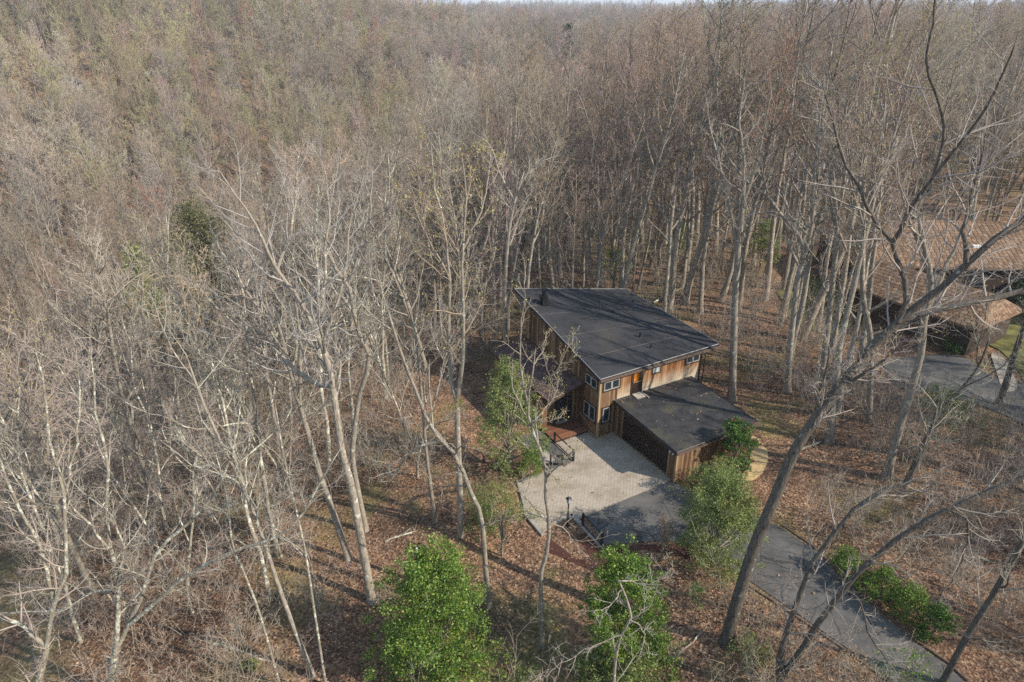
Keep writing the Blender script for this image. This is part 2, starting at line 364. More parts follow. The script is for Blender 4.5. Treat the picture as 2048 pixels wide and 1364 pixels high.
# court of pavers
court = empty('paver_court', HO, R(29)); tag(court, 'pale paved forecourt in front of the garage', kind='structure')
outline = [(1.62, -6.55), (1.62, -.02), (.0, -.02), (-.02, .98), (-3.05, .98), (-3.05, -1.45), (-4.1, -1.75), (-7.6, -1.75), (-8.85, -5.0), (-8.85, -6.75), (-7.9, -6.33), (-6.33, -6.3), (-6.33, -6.75), (-5.5, -6.75)]
MB().prism(outline, -.1, .018).build('paver_bed', M['joint_sand'], court)
def inside(x, y, poly):
    c_ = False; k = len(poly) - 1
    for q in range(len(poly)):
        (xi, yi), (xk, yk) = poly[q], poly[k]
        if (yi > y) != (yk > y) and x < (xk - xi) * (y - yi) / (yk - yi) + xi: c_ = not c_
        k = q
    return c_
mb = MB(); pw, pl = .165, .27
for r_ in range(60):
    y0 = -6.95 + r_ * pw
    for k in range(48):
        x0 = -9.3 + k * pl + (r_ % 2) * pl / 2
        if all(inside(x0 + u, y0 + v, outline) for u in (.02, pl - .02) for v in (.02, pw - .02)):
            t = .026 + random.uniform(-.003, .003)
            mb.add([(x0 + .008, y0 + .008, .01), (x0 + pl - .008, y0 + .008, .01), (x0 + pl - .008, y0 + pw - .008, .01), (x0 + .008, y0 + pw - .008, .01),
                    (x0 + .011, y0 + .011, t), (x0 + pl - .011, y0 + .011, t), (x0 + pl - .011, y0 + pw - .011, t), (x0 + .011, y0 + pw - .011, t)],
                   [(4, 5, 6, 7), (0, 1, 5, 4), (1, 2, 6, 5), (2, 3, 7, 6), (3, 0, 4, 7)])
tag(mb.build('pavers', M['paver'], court), kind='stuff')
kb = MB()
for p, q in [((-4.1, -1.75), (-7.6, -1.75)), ((-7.6, -1.75), (-8.85, -5.0)), ((-8.85, -5.0), (-8.85, -6.9)), ((-6.33, -6.2), (-6.33, -9.5)), ((-6.33, -6.25), (-7.95, -6.25))]:
    p, q = np.array(p), np.array(q); d = (q - p) / np.hypot(*(q - p)); nn = np.array([-d[1], d[0]]) * .13
    kb.prism([p - nn, q - nn, q + nn, p + nn], -1.0, .09)
kb.build('retaining_kerb', M['concrete'], court)
mul = MB().prism([(-6.3, -6.3), (-6.3, -9.5), (-2.4, -11.3), (-.6, -12.6), (-2.5, -13.8), (-7.5, -11.5), (-9.4, -8.0), (-8.0, -6.4)], -.35, [-.06, -.04, .012, -.03, -.05, -.05, -.06, -.06]).build('mulch_bed', M['mulch'], None, HO, R(29))
tag(mul, 'dark red mulch bed below the railing', kind='structure')
for pts, lb in (([(1480, 868), (1505, 872), (1522, 882), (1508, 893), (1488, 897), (1470, 890)], 'small tan gravel pad beside the garage corner'),
                ([(1500, 905), (1515, 893), (1528, 893), (1535, 905), (1534, 925), (1524, 945), (1508, 958), (1490, 962), (1484, 950), (1500, 930)], 'curved tan gravel path behind the camellia')):
    tag(poly_sheet('gravel_path', smooth_poly([at_z(*p) for p in pts]), .02, M['gravel'], .1), lb, kind='structure')

# ------------------------------------------------------------------ the wooden house
house = empty('wooden_house', HO, R(29))
tag(house, 'cedar-clad house with dark twisted flat roof and attached garage', 'house')
HP = [(-.25, -.35, 5.28), (11.2, -.2, 5.28), (11.0, 11.5, 5.8), (-.3, 12.0, 7.85)]        # roof corners: near, right, far, left
def roof_z(a, b):
    u = np.clip((a + .27) / 11.3, 0, 1); v = (b + .3) / 12.0
    return (1 - v) * 5.28 + v * ((1 - u) * 7.85 + u * 5.8)
def wall(name, p0, p1, z0, ztop, bmat, label=None, bw=.2, skip=()):
    """backing slab with single vertical boards in front; p0->p1 with the outside on the right-hand side"""
    p0, p1 = np.array(p0, float), np.array(p1, float); ln = np.hypot(*(p1 - p0)); d = (p1 - p0) / ln; o_ = np.array([d[1], -d[0]])
    zt = ztop if callable(ztop) else (lambda a_, b_: ztop)
    wl = MB().prism([p0 - o_ * .15, p1 - o_ * .15, p1, p0], [z0] * 4, [zt(*p0), zt(*p1), zt(*p1), zt(*p0)]).build(name, M['board_back'], house)
    if label: wl['label'] = label
    k = int(round(ln / bw)); bw = ln / k
    for q in range(k):
        a0, a1 = p0 + d * (q * bw + .006), p0 + d * ((q + 1) * bw - .006); th_ = random.choice((.022, .026, .030))
        zz = z0 + random.uniform(0, .015)
        MB().prism([a0, a1, a1 + o_ * th_, a0 + o_ * th_][::-1], [zz] * 4, [zt(*a0) - .01, zt(*a1) - .01, zt(*a1) - .01, zt(*a0) - .01][::-1]).build('board', bmat, wl)
    return wl
rz = lambda a, b: float(roof_z(a, b)) - .27
wall('wall', (0, 0), (1.6, 0), .02, rz, M['board'])
wall('wall', (1.6, 0), (9.55, 0), .02, rz, M['board_bleached'], 'front wall bleached pale above the garage roof')
wall('wall', (9.55, 0), (9.55, 10.6), -.3, rz, M['board'])
wall('wall', (9.55, 10.6), (0, 10.6), -1, rz, M['board'])
wall('wall', (0, 10.6), (0, 0), .02, rz, M['board'])
MB().box(-.05, .07, -.075, .05, .02, 4.95).build('corner_post', M['post'], house)
MB().box(9.5, 9.64, -.08, .06, .02, 4.95).build('corner_post', M['trim'], house)
MB().box(-.06, 1.6, -.10, -.02, .02, .14).build('base_board', M['post'], house)
MB().box(-.10, -.02, -.1, 1.0, .02, .14).build('base_board', M['post'], house)
# main roof: ruled twisted surface
G = 14; V = []; 
for lay in (0, 1):
    for q in range(G + 1):
        for k in range(G + 1):
            u, v = q / G, k / G
            p = (1 - u) * (1 - v) * np.array(HP[0]) + u * (1 - v) * np.array(HP[1]) + u * v * np.array(HP[2]) + (1 - u) * v * np.array(HP[3])
            V.append(p - np.array([0, 0, .24 * lay]))
idx = lambda l_, q, k: l_ * (G + 1) ** 2 + q * (G + 1) + k
F = [(idx(0, q, k), idx(0, q + 1, k), idx(0, q + 1, k + 1), idx(0, q, k + 1)) for q in range(G) for k in range(G)]
F += [f[::-1] for f in [tuple(x + (G + 1) ** 2 for x in f) for f in F]]
for q in range(G):
    F += [(idx(0, q, 0), idx(1, q, 0), idx(1, q + 1, 0), idx(0, q + 1, 0)), (idx(0, q + 1, G), idx(1, q + 1, G), idx(1, q, G), idx(0, q, G)),
          (idx(0, G, q), idx(1, G, q), idx(1, G, q + 1), idx(0, G, q + 1)), (idx(0, 0, q + 1), idx(1, 0, q + 1), idx(1, 0, q), idx(0, 0, q))]
roof = MB().add(V, F).build('roof', M['roofing'], house); roof['label'] = 'dark twisted main roof rising to a point at the back'
def roof_pt(u, v, dz=0):
    p = (1 - u) * (1 - v) * np.array(HP[0]) + u * (1 - v) * np.array(HP[1]) + u * v * np.array(HP[2]) + (1 - u) * v * np.array(HP[3]); return p + np.array([0, 0, dz])
for v in (.2, .43, .68):
    sm = MB()
    for q in range(14): sm.bar(roof_pt(q / 14, v, .0), roof_pt((q + 1) / 14, v + .002, .0), .011, 6)
    sm.build('roof_seam', M['brown_gutter'], roof)
e = MB()
for (u0, v0, u1, v1) in ((0, 0, 1, 0), (0, 0, 0, 1), (1, 0, 1, 1), (0, 1, 1, 1)):
    for q in range(10):
        t0, t1 = q / 10, (q + 1) / 10
        e.bar(roof_pt(u0 + (u1 - u0) * t0, v0 + (v1 - v0) * t0, .01), roof_pt(u0 + (u1 - u0) * t1, v0 + (v1 - v0) * t1, .01), .028, 6)
e.build('drip_edge', M['drip'], roof)
gm = MB(); gm.box(-.25, 11.1, -.47, -.36, 5.06, 5.08); gm.box(-.25, 11.1, -.485, -.465, 5.06, 5.18); gm.box(-.25, 11.1, -.365, -.352, 5.06, 5.2)
gut = gm.build('gutter', M['brown_gutter'], house)
for q in range(9): MB().box(.6 + q * 1.2, .63 + q * 1.2, -.49, -.35, 5.175, 5.195).build('gutter_strap', M['drip'], gut)
MB().bar((9.75, -.3, .1), (9.75, -.3, 5.05), .045, 8).build('downpipe', M['trim'], house)
for (a, b, h_, r_) in ((5.95, 3.1, .38, .07), (5.75, 1.5, .3, .06), (6.3, 7.2, .14, .12), (9.6, 8.6, .22, .06)):
    z = float(roof_z(a, b)); vp = MB().bar((a, b, z - .05), (a, b, z + h_), r_, 10); vp.bar((a, b, z - .03), (a, b, z + .04), r_ * 2.1, 10, r_ * 1.2); vp.build('vent_pipe', M['metal'], roof)
z = float(roof_z(.95, 9.4)); ch = MB().box(.72, 1.18, 9.17, 9.63, z - .3, z + .65); ch.box(.66, 1.24, 9.11, 9.69, z + .65, z + .72)
chm = ch.build('chimney', M['metal'], roof); fl = MB().bar((.95, 9.4, z + .8), (.95, 9.4, z + 1.25), .16, 12); fl.bar((.95, 9.4, z + 1.25), (.95, 9.4, z + 1.33), .26, 12); fl.build('flue', M['metal'], chm)

def window(p0, p1, z0, z1, panes, lab=None, blind=False, fr=None):
    p0, p1 = np.array(p0, float), np.array(p1, float); ln = np.hypot(*(p1 - p0)); ang = math.atan2(*(p1 - p0)[::-1])
    t = .06
    win = MB(); win.box(-.12, ln + .12, -.055, -.02, z0 - .13, z0 - .002); win.box(-.12, ln + .12, -.055, -.02, z1 + .002, z1 + .1); win.box(-.12, -.002, -.054, -.02, z0 - .002, z1 + .002); win.box(ln + .002, ln + .12, -.054, -.02, z0 - .002, z1 + .002)
    wo_ = win.build('window', M['trim'], house, (p0[0], p0[1], 0), ang)
    if lab: wo_['label'] = lab
    wd = ln / panes
    for q in range(panes):
        x0, x1 = q * wd + .015, (q + 1) * wd - .015
        f = MB(); f.box(x0, x1, -.075, -.03, z0, z0 + t); f.box(x0, x1, -.075, -.03, z1 - t, z1); f.box(x0, x0 + t, -.074, -.03, z0 + t, z1 - t); f.box(x1 - t, x1, -.074, -.03, z0 + t, z1 - t)
        f.build('window_frame', fr or M['frame'], wo_)
        MB().box(x0 + t - .002, x1 - t + .002, -.045, -.03, z0 + t - .002, z1 - t + .002).build('pane', M['blind'] if blind else M['glass'], wo_)
    return wo_
window((.34, 0), (1.72, 0), 3.99, 4.72, 2); window((4.8, 0), (5.46, 0), 4.28, 4.74, 1, 'small window with pale blind', True); window((8.08, 0), (9.4, 0), 4.22, 4.80, 2)
window((.37, 0), (1.0, 0), 1.30, 2.50, 1, 'narrow ground-floor window beside the corner post')
window((0, 1.72), (0, .30), 4.04, 4.80, 2); window((0, 1.76), (0, .32), 1.26, 2.48, 2)
# upper door recess with orange panel and slatted guard
dr = MB(); dr.box(2.82, 2.92, -.06, -.02, 2.95, 4.85); dr.box(3.80, 3.9, -.06, -.02, 2.95, 4.85); dr.box(2.92, 3.80, -.034, -.022, 2.98, 4.85)
bd = dr.build('upper_door', M['trim'], house); bd['label'] = 'upper door with bright orange panel and slatted guard'
MB().box(3.05, 3.52, -.05, -.036, 4.05, 4.80).build('orange_panel', M['orange_panel'], bd)
MB().box(2.93, 3.79, -.13, -.09, 3.96, 4.04).build('guard_rail', M['board'], bd)
for q in range(8): MB().box(2.96 + q * .108, 3.0 + q * .108, -.12, -.10, 3.05, 3.96).build('baluster', M['trim'], bd)
# garage
gt = 2.93
gz_ = lambda b: 2.70 + (b + 7.05) * (.25 / 7.05)
gzf = lambda a, b: gz_(b) - .24
wall('garage_wall', (1.6, 0), (1.6, -1.0), .02, gzf, M['board'])
wall('garage_wall', (1.6, -5.95), (1.6, -6.8), .02, gzf, M['board'])
wall('garage_wall', (1.6, -6.8), (8.4, -6.8), -.05, gzf, M['board'])
wall('garage_wall', (8.4, -6.8), (8.4, 0), -.1, gzf, M['board'])
MB().prism([(1.57, -5.95), (1.75, -5.95), (1.75, -1.0), (1.57, -1.0)], 2.08, [gz_(-5.95) - .25, gz_(-5.95) - .25, gz_(-1) - .25, gz_(-1) - .25]).build('door_header', M['trim'], house)
MB().box(1.5, 1.62, -6.86, -6.74, .02, 2.44).build('corner_post', M['post'], house)
gd = MB().box(1.80, 1.84, -5.95, -1.0, .02, 2.08).build('garage_door', M['board_back'], house); gd['label'] = 'wide dark brown garage door'
for r_ in range(4):
    for k in range(8): MB().box(1.768, 1.80, -5.94 + k * .6175, -5.94 + (k + 1) * .6175 - .02, .03 + r_ * .51, .03 + (r_ + 1) * .51 - .015).build('panel', M['garage_panel'], gd)
MB().box(1.745, 1.77, -3.6, -3.4, .95, .99).build('handle', M['drip'], gd)
for bb in (-6.02, -.93): MB().box(1.565, 1.80, bb - .06, bb + .06, .02, 2.1).build('door_jamb', M['board'], house)
G0 = [(1.22, -7.05), (8.7, -7.05), (8.8, -.03), (1.3, -.03)]
gro = MB().prism(G0, [gz_(p[1]) - .22 for p in G0], [gz_(p[1]) for p in G0]).build('garage_roof', M['garage_roofing'], house); gro['label'] = 'mossy dark flat garage roof'
e = MB()
for p, q in zip(G0, G0[1:] + G0[:1]): e.bar((*p, gz_(p[1]) + .012), (*q, gz_(q[1]) + .012), .026, 6)
e.build('drip_edge', M['metal'], gro)
gm = MB(); gm.box(1.25, 8.65, -7.17, -7.06, 2.50, 2.52); gm.box(1.25, 8.65, -7.18, -7.165, 2.50, 2.63); gm.box(1.25, 8.65, -7.064, -7.052, 2.5, 2.65); gm.build('gutter', M['brown_gutter'], gro)
for a, b, c_, d in ((2.95, 3.7, -.75, -.06), (3.78, 3.86, -1.0, -.06)):
    MB().prism([(a, c_), (b, c_), (b, d), (a, d)], [gz_(c_) + .001, gz_(c_) + .001, gz_(d) + .001, gz_(d) + .001], [gz_(c_) + .07, gz_(c_) + .07, gz_(d) + .1, gz_(d) + .1]).build('roof_step', M['tan_panel'], gro)
for k in range(2): MB().bar((1.5, -6.25 - .3 * k, 2.28), (1.36, -6.25 - .3 * k, 2.18), .05, 10, .07).build('floodlight', M['white'], house)
# side wing and entry
wall('entry_wall', (-2.95, 3.1), (0, 3.1), .2, lambda a_, b_: 3.75 + a_ * .24, M['board'])
wall('entry_wall', (-2.95, 10.6), (-2.95, 3.1), -3, 3.0, M['board'])
ed = MB().box(-1.67, -.80, 3.03, 3.075, .30, 2.35).build('entry_door', M['glass'], house); ed['label'] = 'dark blue-black glazed entry door'
f = MB(); f.box(-1.75, -1.675, 3.02, 3.07, .3, 2.43); f.box(-.795, -.72, 3.02, 3.07, .3, 2.43); f.box(-1.675, -.795, 3.02, 3.07, 2.355, 2.43); f.build('door_frame', M['trim'], ed)
MB().bar((-.9, 3.0, 1.15), (-.9, 3.0, 1.45), .02, 8).build('handle', M['drip'], ed)
MB().box(-.62, -.34, 3.03, 3.075, .35, 2.35).build('sidelight', M['glass'], house)
MB().box(-1.75, -.7, 2.75, 3.02, .22, .30).build('door_step', M['concrete'], house)
EZ = lambda a: 3.93 + (a) * .24
er = MB().prism([(-3.15, 1.72), (-.03, 1.72), (-.03, 10.9), (-3.15, 10.9)], [EZ(a_) - .16 for a_ in (-3.15, -.03, -.03, -3.15)], [EZ(a_) for a_ in (-3.15, -.03, -.03, -3.15)]).build('entry_roof', M['trim'], house)
er['label'] = 'brown shingled lower roof over the entry'
sh = MB(); k = 0
a = -3.17
while a < -.15:
    b = 1.70 + (k % 2) * .15
    while b < 10.9:
        if a > -3.2 or b > 4.6:
            b1 = min(b + .3, 10.9); z0, z1 = EZ(a) + .028, EZ(a + .16) + .012
            sh.add([(a, b + .006, z0), (a + .16, b + .006, z1), (a + .16, b1 - .006, z1), (a, b1 - .006, z0), (a, b + .006, z0 - .03), (a, b1 - .006, z0 - .03)], [(0, 1, 2, 3), (4, 0, 3, 5)])
        b += .3
    a += .145; k += 1
tag(sh.build('shingles', M['shingle'], er), kind='stuff')
dk = MB().box(-3.05, -.04, 1.0, 3.08, .0, .16).build('deck', M['trim'], house)
for q in range(14):
    y0 = 1.0 + q * .149; MB().box(-3.07, -.045, y0 - .01, y0 + .135, .162, .2).build('plank', M['deck'], dk)
MB().bar((-.09, 2.2, 1.16), (-.09, .55, .55), .025, 8).build('handrail', M['post'], house)

# ------------------------------------------------------------------ small things on the court
def railing(name, label, p, q, h_, mat, nbal=0, lower=True, loc=HO):
    t = empty(name, (*hw(p[0], p[1], 0)[:2], 0.0)); tag(t, label, 'railing')
    P, Q = hw(*p) - hw(*p), hw(*q) - hw(*p); d = (Q - P); ang = math.atan2(d[1], d[0]); ln = np.hypot(d[0], d[1])
    for x in (0, ln): MB().box(x - .06, x + .06, -.06, .06, -.1, h_ + .06).build('post', mat, t, (0, 0, 0), ang)
    MB().box(.06, ln - .06, -.035, .035, h_ - .06, h_).build('top_rail', mat, t, (0, 0, 0), ang)
    if lower: MB().box(.06, ln - .06, -.03, .03, .12, .18).build('bottom_rail', mat, t, (0, 0, 0), ang)
    for k in range(nbal):
        x = ln * (k + 1) / (nbal + 1); MB().box(x - .014, x + .014, -.014, .014, .18, h_ - .06).build('baluster', mat, t, (0, 0, 0), ang)
    return t
railing('railing', 'black railing beside the basement stairs, running from the deck', (-3.1, .95), (-3.08, -1.5), .95, M['metal'])
railing('railing', 'short black railing with balusters at the head of the basement stairs', (-4.78, -1.2), (-4.08, -1.6), .9, M['metal'], 4)
railing('railing', 'black railing between the asphalt drive and the mulch bed', (-6.3, -7.4), (-6.3, -9.4), .95, M['metal'])
stw = empty('basement_stairs', HO, R(29)); tag(stw, 'dark basement stairwell beside the entry deck', 'stairs')
MB().box(-5.1, -3.16, -1.45, 2.9, -.05, .05).build('landing', M['asphalt'], stw)
for k in range(4): MB().box(-5.1, -4.2, -.9 + k * .35, -.9 + (k + 1) * .35 - .02, .05, .10 + .03 * k).build('step', M['concrete'], stw)
MB().box(-3.155, -3.075, -1.45, .98, -.1, .06).build('stair_kerb', M['concrete'], stw)
MB().box(-5.25, -5.1, -1.45, 2.9, -1.2, .12).build('stair_wall', M['concrete'], stw)
lp = at_z(1135, 1050); lamp = empty('lamp_post', (lp[0], lp[1], -.05)); tag(lamp, 'black lamp post with lantern at the corner of the mulch bed', 'lamp')
pm = MB(); pm.bar((0, 0, 0), (0, 0, .12), .09, 12); pm.bar((0, 0, .1), (0, 0, 1.75), .045, 10); pm.build('post', M['metal'], lamp, smooth_=False)
ln_ = MB(); ln_.bar((0, 0, 1.75), (0, 0, 1.82), .05, 8, .12); ln_.bar((0, 0, 2.12), (0, 0, 2.26), .19, 8, .03); lan = ln_.build('lantern', M['metal'], lamp)
MB().bar((0, 0, 1.82), (0, 0, 2.12), .11, 8, .15).build('pane', M['blind'], lan)
pp = ground_at(834, 1108); sp_ = empty('standpipe', pp); tag(sp_, 'short white pipe standing in the fallen leaves', 'pipe')
pm = MB(); pm.bar((0, 0, -.1), (0, 0, .38), .055, 12); pm.build('pipe', M['white'], sp_); MB().bar((0, 0, .38), (0, 0, .44), .075, 12).build('cap', M['white'], sp_)

# ------------------------------------------------------------------ neighbouring houses
def shingle_plane(mb, c0, c1, c2, c3, rows, w_=.5):
    """rows of separate shingles on the quad c0 c1 (eave) c2 c3 (ridge)"""
    c0, c1, c2, c3 = map(lambda p: np.array(p, float), (c0, c1, c2, c3)); nrm = np.cross(c1 - c0, c3 - c0); nrm /= np.linalg.norm(nrm)
    for r_ in range(rows):
        t0, t1 = r_ / rows, min(1, (r_ + 1.12) / rows)
        A0, A1, B0, B1 = c0 + (c3 - c0) * t0, c1 + (c2 - c1) * t0, c0 + (c3 - c0) * t1, c1 + (c2 - c1) * t1
        k = max(1, int(np.linalg.norm(A1 - A0) / w_))
        for q in range(k):
            u0, u1 = q / k + .004, (q + 1) / k - .004
            if r_ % 2: u0, u1 = min(1, u0 + .4 / k), min(1, u1 + .4 / k)
            mb.add([A0 + (A1 - A0) * u0 + nrm * .05, A0 + (A1 - A0) * u1 + nrm * .05, B0 + (B1 - B0) * u1 + nrm * .02, B0 + (B1 - B0) * u0 + nrm * .02], [(0, 1, 2, 3)])
def hip_house(name, label, loc, rotz, lx, ly, ze, zr, hip, wallm, roofm, shm, gable=False, wins=(), ridge_y=False):
    t = empty(name, loc, rotz); tag(t, label, 'house')
    MB().box(.6, lx - .6, .6, ly - .6, -2.5, ze - .05).build('wall', wallm, t)
    e0, e1, e2, e3 = (0, 0, ze), (lx, 0, ze), (lx, ly, ze), (0, ly, ze); r0, r1 = (hip, ly / 2, zr), (lx - hip, ly / 2, zr)
    mb = MB().add([e0, e1, e2, e3, r0, r1, (0, 0, ze - .2), (lx, 0, ze - .2), (lx, ly, ze - .2), (0, ly, ze - .2)],
                  [(0, 1, 5, 4), (2, 3, 4, 5), (3, 0, 4), (1, 2, 5), (6, 7, 1, 0), (7, 8, 2, 1), (8, 9, 3, 2), (9, 6, 0, 3), (9, 8, 7, 6)])
    rf = mb.build('roof', roofm, t)
    if shm is not None:
        s = MB(); rows = int(math.hypot(ly / 2, zr - ze) / .42)
        shingle_plane(s, e0, e1, r1, r0, rows); shingle_plane(s, e2, e3, r0, r1, rows)
        if hip > .2: shingle_plane(s, e3, e0, r0, r0, rows); shingle_plane(s, e1, e2, r1, r1, rows)
        tag(s.build('shingles', shm, rf), kind='stuff')
    for (x0, x1, z0, z1) in wins:
        wn = MB().box(x0, x1, .52, .6, z0, z1).build('window', M['frame'], t); MB().box(x0 + .1, x1 - .1, .49, .52, z0 + .1, z1 - .1).build('pane', M['glass'], wn)
    return t, rf
M['brown_wall'] = plain('brown_wall', (.06, .04, .03), .9)
h2z = 1.0
nh, nrf = hip_house('neighbour_house', 'brown house with tan shingled hip roof behind the trees', (36.6, 68.5, h2z), R(-3), 26, 13, 3.2, 6.4, 4.5, M['brown_wall'], M['tan_shingle'], M['tan_shingle'], wins=((3, 5, .9, 2.2), (12, 14, .9, 2.2)))
MB().box(13, 13.8, 2.6, 3.4, 4.1, 4.75).build('skylight', M['white'], nrf)
tp = MB().box(8, 9.4, .45, .6, .2, 2.4).build('door', M['tan_panel'], nh)
w2, w2r = hip_house('neighbour_house', 'lower tan-roofed wing in front of the brown neighbour house', (34.0, 66.0, h2z), R(-58), 13.5, 8.5, 2.2, 4.3, 1.2, M['brown_wall'], M['tan_shingle'], M['tan_shingle'])
w3, w3r = hip_house('neighbour_house', 'tan-roofed wing at the right end of the brown neighbour house', (52, 60.5, h2z), R(-20), 14, 8, 2.6, 4.9, 3, M['brown_wall'], M['tan_shingle'], M['tan_shingle'])
nd = smooth_poly([at_z(*p, 1.0) for p in [(1775, 700), (1850, 692), (1930, 700), (1990, 735), (2100, 770), (2100, 840), (1990, 800), (1900, 778), (1800, 762)]], 4)
def drape(name, pts, mat, label, off=.05):
    c_ = np.mean(pts, 0)
    if name == 'lawn': pts = [c_ + (np.array(p) - c_) * (1 + .3 * mnoise.noise(Vector((p[0] * .5, p[1] * .5, 1))) + rng.normal(0, .03)) for p in pts]
    c_ = np.mean(pts, 0); rings = 8; V = []; n_ = len(pts)
    for q in range(rings + 1):
        for p in pts:
            x, y = c_ + (np.array(p) - c_) * (q / rings); V.append((x, y, hz(x, y) + off))
    F = [(q * n_ + k, (q + 1) * n_ + k, (q + 1) * n_ + (k + 1) % n_, q * n_ + (k + 1) % n_) for q in range(rings) for k in range(n_)]
    return tag(MB().add(V, F).build(name, mat, smooth_=True), label, kind='structure')
drape('driveway', nd, M['asphalt'], 'grey driveway in front of the brown neighbour house', .12)
drape('path', smooth_poly([at_z(*p, .8) for p in [(1985, 700), (2005, 700), (2025, 730), (2040, 760), (2015, 765), (2000, 740)]], 4), M['paver'], 'narrow paved path to the neighbour house', .16)
drape('lawn', smooth_poly([at_z(*p, .8) for p in [(1560, 560), (1640, 535), (1725, 530), (1735, 580), (1720, 640), (1640, 640), (1570, 610)]], 4), M['lawn'], 'mossy green lawn left of the neighbour house', .1)
drape('lawn', smooth_poly([at_z(*p, .8) for p in [(1960, 660), (2048, 640), (2120, 680), (2120, 780), (2050, 740), (2010, 690)]], 4), M['lawn'], 'yellow-green lawn right of the paved path', .09)
FAR_HOUSES = []; p = None
M['grey_roof'] = plain('grey_roof', (.33, .34, .36), .8); M['pale_wall'] = plain('pale_wall', (.36, .36, .36), .8)
for (px, py, zz, Yd, rot, lx, ly, ze, zr, lb) in ((1560, 352, 1, 118, 12, 9, 8, 4, 6.5, 'pale grey-roofed house half hidden among trunks'),
        (92, 108, 0, 330, -20, 7, 6, 3.0, 4.8, 'white house among the trees on the far hillside'), (275, 100, 0, 350, 15, 7, 6, 3.0, 4.8, 'pale house beside the white one on the far hillside')):
    if Yd > 200:                                                      # find where that sight line meets the hillside
        for Yd in range(150, 520, 4):
            p = at_y(px, py, Yd)
            if p[2] < hz(p[0], p[1]) + 13: break
    p = at_y(px, py, Yd); g0 = hz(p[0], p[1]); FAR_HOUSES.append((math.atan2(p[0], p[1]), Yd))
    hip_house('distant_house', lb, (p[0], p[1], g0), R(rot), lx, ly, ze, zr, 0.01, M['pale_wall'], M['grey_roof'], None, wins=[(1 + 1.8 * k, 2.1 + 1.8 * k, ze - 2.0, ze - .8) for k in range(3)])

# ------------------------------------------------------------------ trees: skeleton growth
UP = np.array([0, 0, 1.0])
def unit(v): return v / (np.linalg.norm(v, axis=-1, keepdims=True) + 1e-9)
def grow(p, d, ln, r0, r1, S, wob, up, g):
    n_ = len(p); P = np.empty((n_, S + 1, 3)); P[:, 0] = p; d = unit(d)
    for k in range(S):
        d = unit(d + g.normal(0, wob, (n_, 3)) + UP * up); P[:, k + 1] = P[:, k] + d * (ln / S)[:, None]
    t = np.linspace(0, 1, S + 1)
    return P, r0[:, None] * (1 - t) + r1[:, None] * t
def spawn(P, Rd, K, t0, t1, a0, a1, g):
    n_, S1 = P.shape[:2]; S = S1 - 1
    t = t0 + (t1 - t0) * ((np.arange(K) + g.random((n_, K))) / K)
    f = t * S; k = np.minimum(f.astype(int), S - 1); u = (f - k)[..., None]; ii = np.arange(n_)[:, None]
    pos = P[ii, k] * (1 - u) + P[ii, k + 1] * u; tan = unit(P[ii, k + 1] - P[ii, k]); rad = Rd[ii, k] * (1 - u[..., 0]) + Rd[ii, k + 1] * u[..., 0]
    az = np.arange(K) * 2.399 + g.random((n_, 1)) * 6.28 + g.normal(0, .5, (n_, K)); an = g.uniform(a0, a1, (n_, K))
    ref = np.where(np.abs(tan[..., 2:3]) > .9, np.array([1., 0, 0]), UP); e1 = unit(np.cross(tan, ref)); e2 = np.cross(tan, e1)
    d = tan * np.cos(an)[..., None] + (e1 * np.cos(az)[..., None] + e2 * np.sin(az)[..., None]) * np.sin(an)[..., None]
    ln = np.linalg.norm(np.diff(P, axis=1), axis=2).sum(1)[:, None] * np.ones((1, K))
    fl = lambda x: x.reshape(-1, *x.shape[2:])
    return fl(pos), fl(d), fl(t), fl(rad), fl(ln)
class Tubes:
    def __init__(s): s.V = []; s.Q = []; s.T = []; s.n = 0
    def add(s, P, Rd, sides):
        n_, S1 = P.shape[:2]; tan = np.empty_like(P); tan[:, 1:-1] = P[:, 2:] - P[:, :-2]; tan[:, 0] = P[:, 1] - P[:, 0]; tan[:, -1] = P[:, -1] - P[:, -2]; tan = unit(tan)
        ref = np.where(np.abs(tan[:, :1, 2:3]) > .85, np.array([1., .1, 0]), UP); e1 = unit(np.cross(tan, ref)); e2 = np.cross(tan, e1)
        a = np.arange(sides) * 2 * math.pi / sides
        ring = P[:, :-1, None] + Rd[:, :-1, None, None] * (e1[:, :-1, None] * np.cos(a)[None, None, :, None] + e2[:, :-1, None] * np.sin(a)[None, None, :, None])
        S = S1 - 1; per = S * sides + 1
        V = np.concatenate([ring.reshape(n_, -1, 3), P[:, -1:]], 1); base = s.n + np.arange(n_)[:, None, None] * per
        k = np.arange(S - 1)[:, None]; j = np.arange(sides)[None]; j2 = (j + 1) % sides
        if S > 1:
            q = np.stack([k * sides + j, k * sides + j2, (k + 1) * sides + j2, (k + 1) * sides + j], -1).reshape(-1, 4); s.Q.append((base + q[None]).reshape(-1, 4))
        t = np.stack([(S - 1) * sides + j[0], (S - 1) * sides + j2[0], np.full(sides, S * sides)], -1); s.T.append((base + t[None]).reshape(-1, 3))
        s.V.append(V.reshape(-1, 3)); s.n += n_ * per
    def mesh(s, name, mat):
        return mesh_np(name, np.concatenate(s.V), np.concatenate(s.Q) if s.Q else None, np.concatenate(s.T), [mat], True)
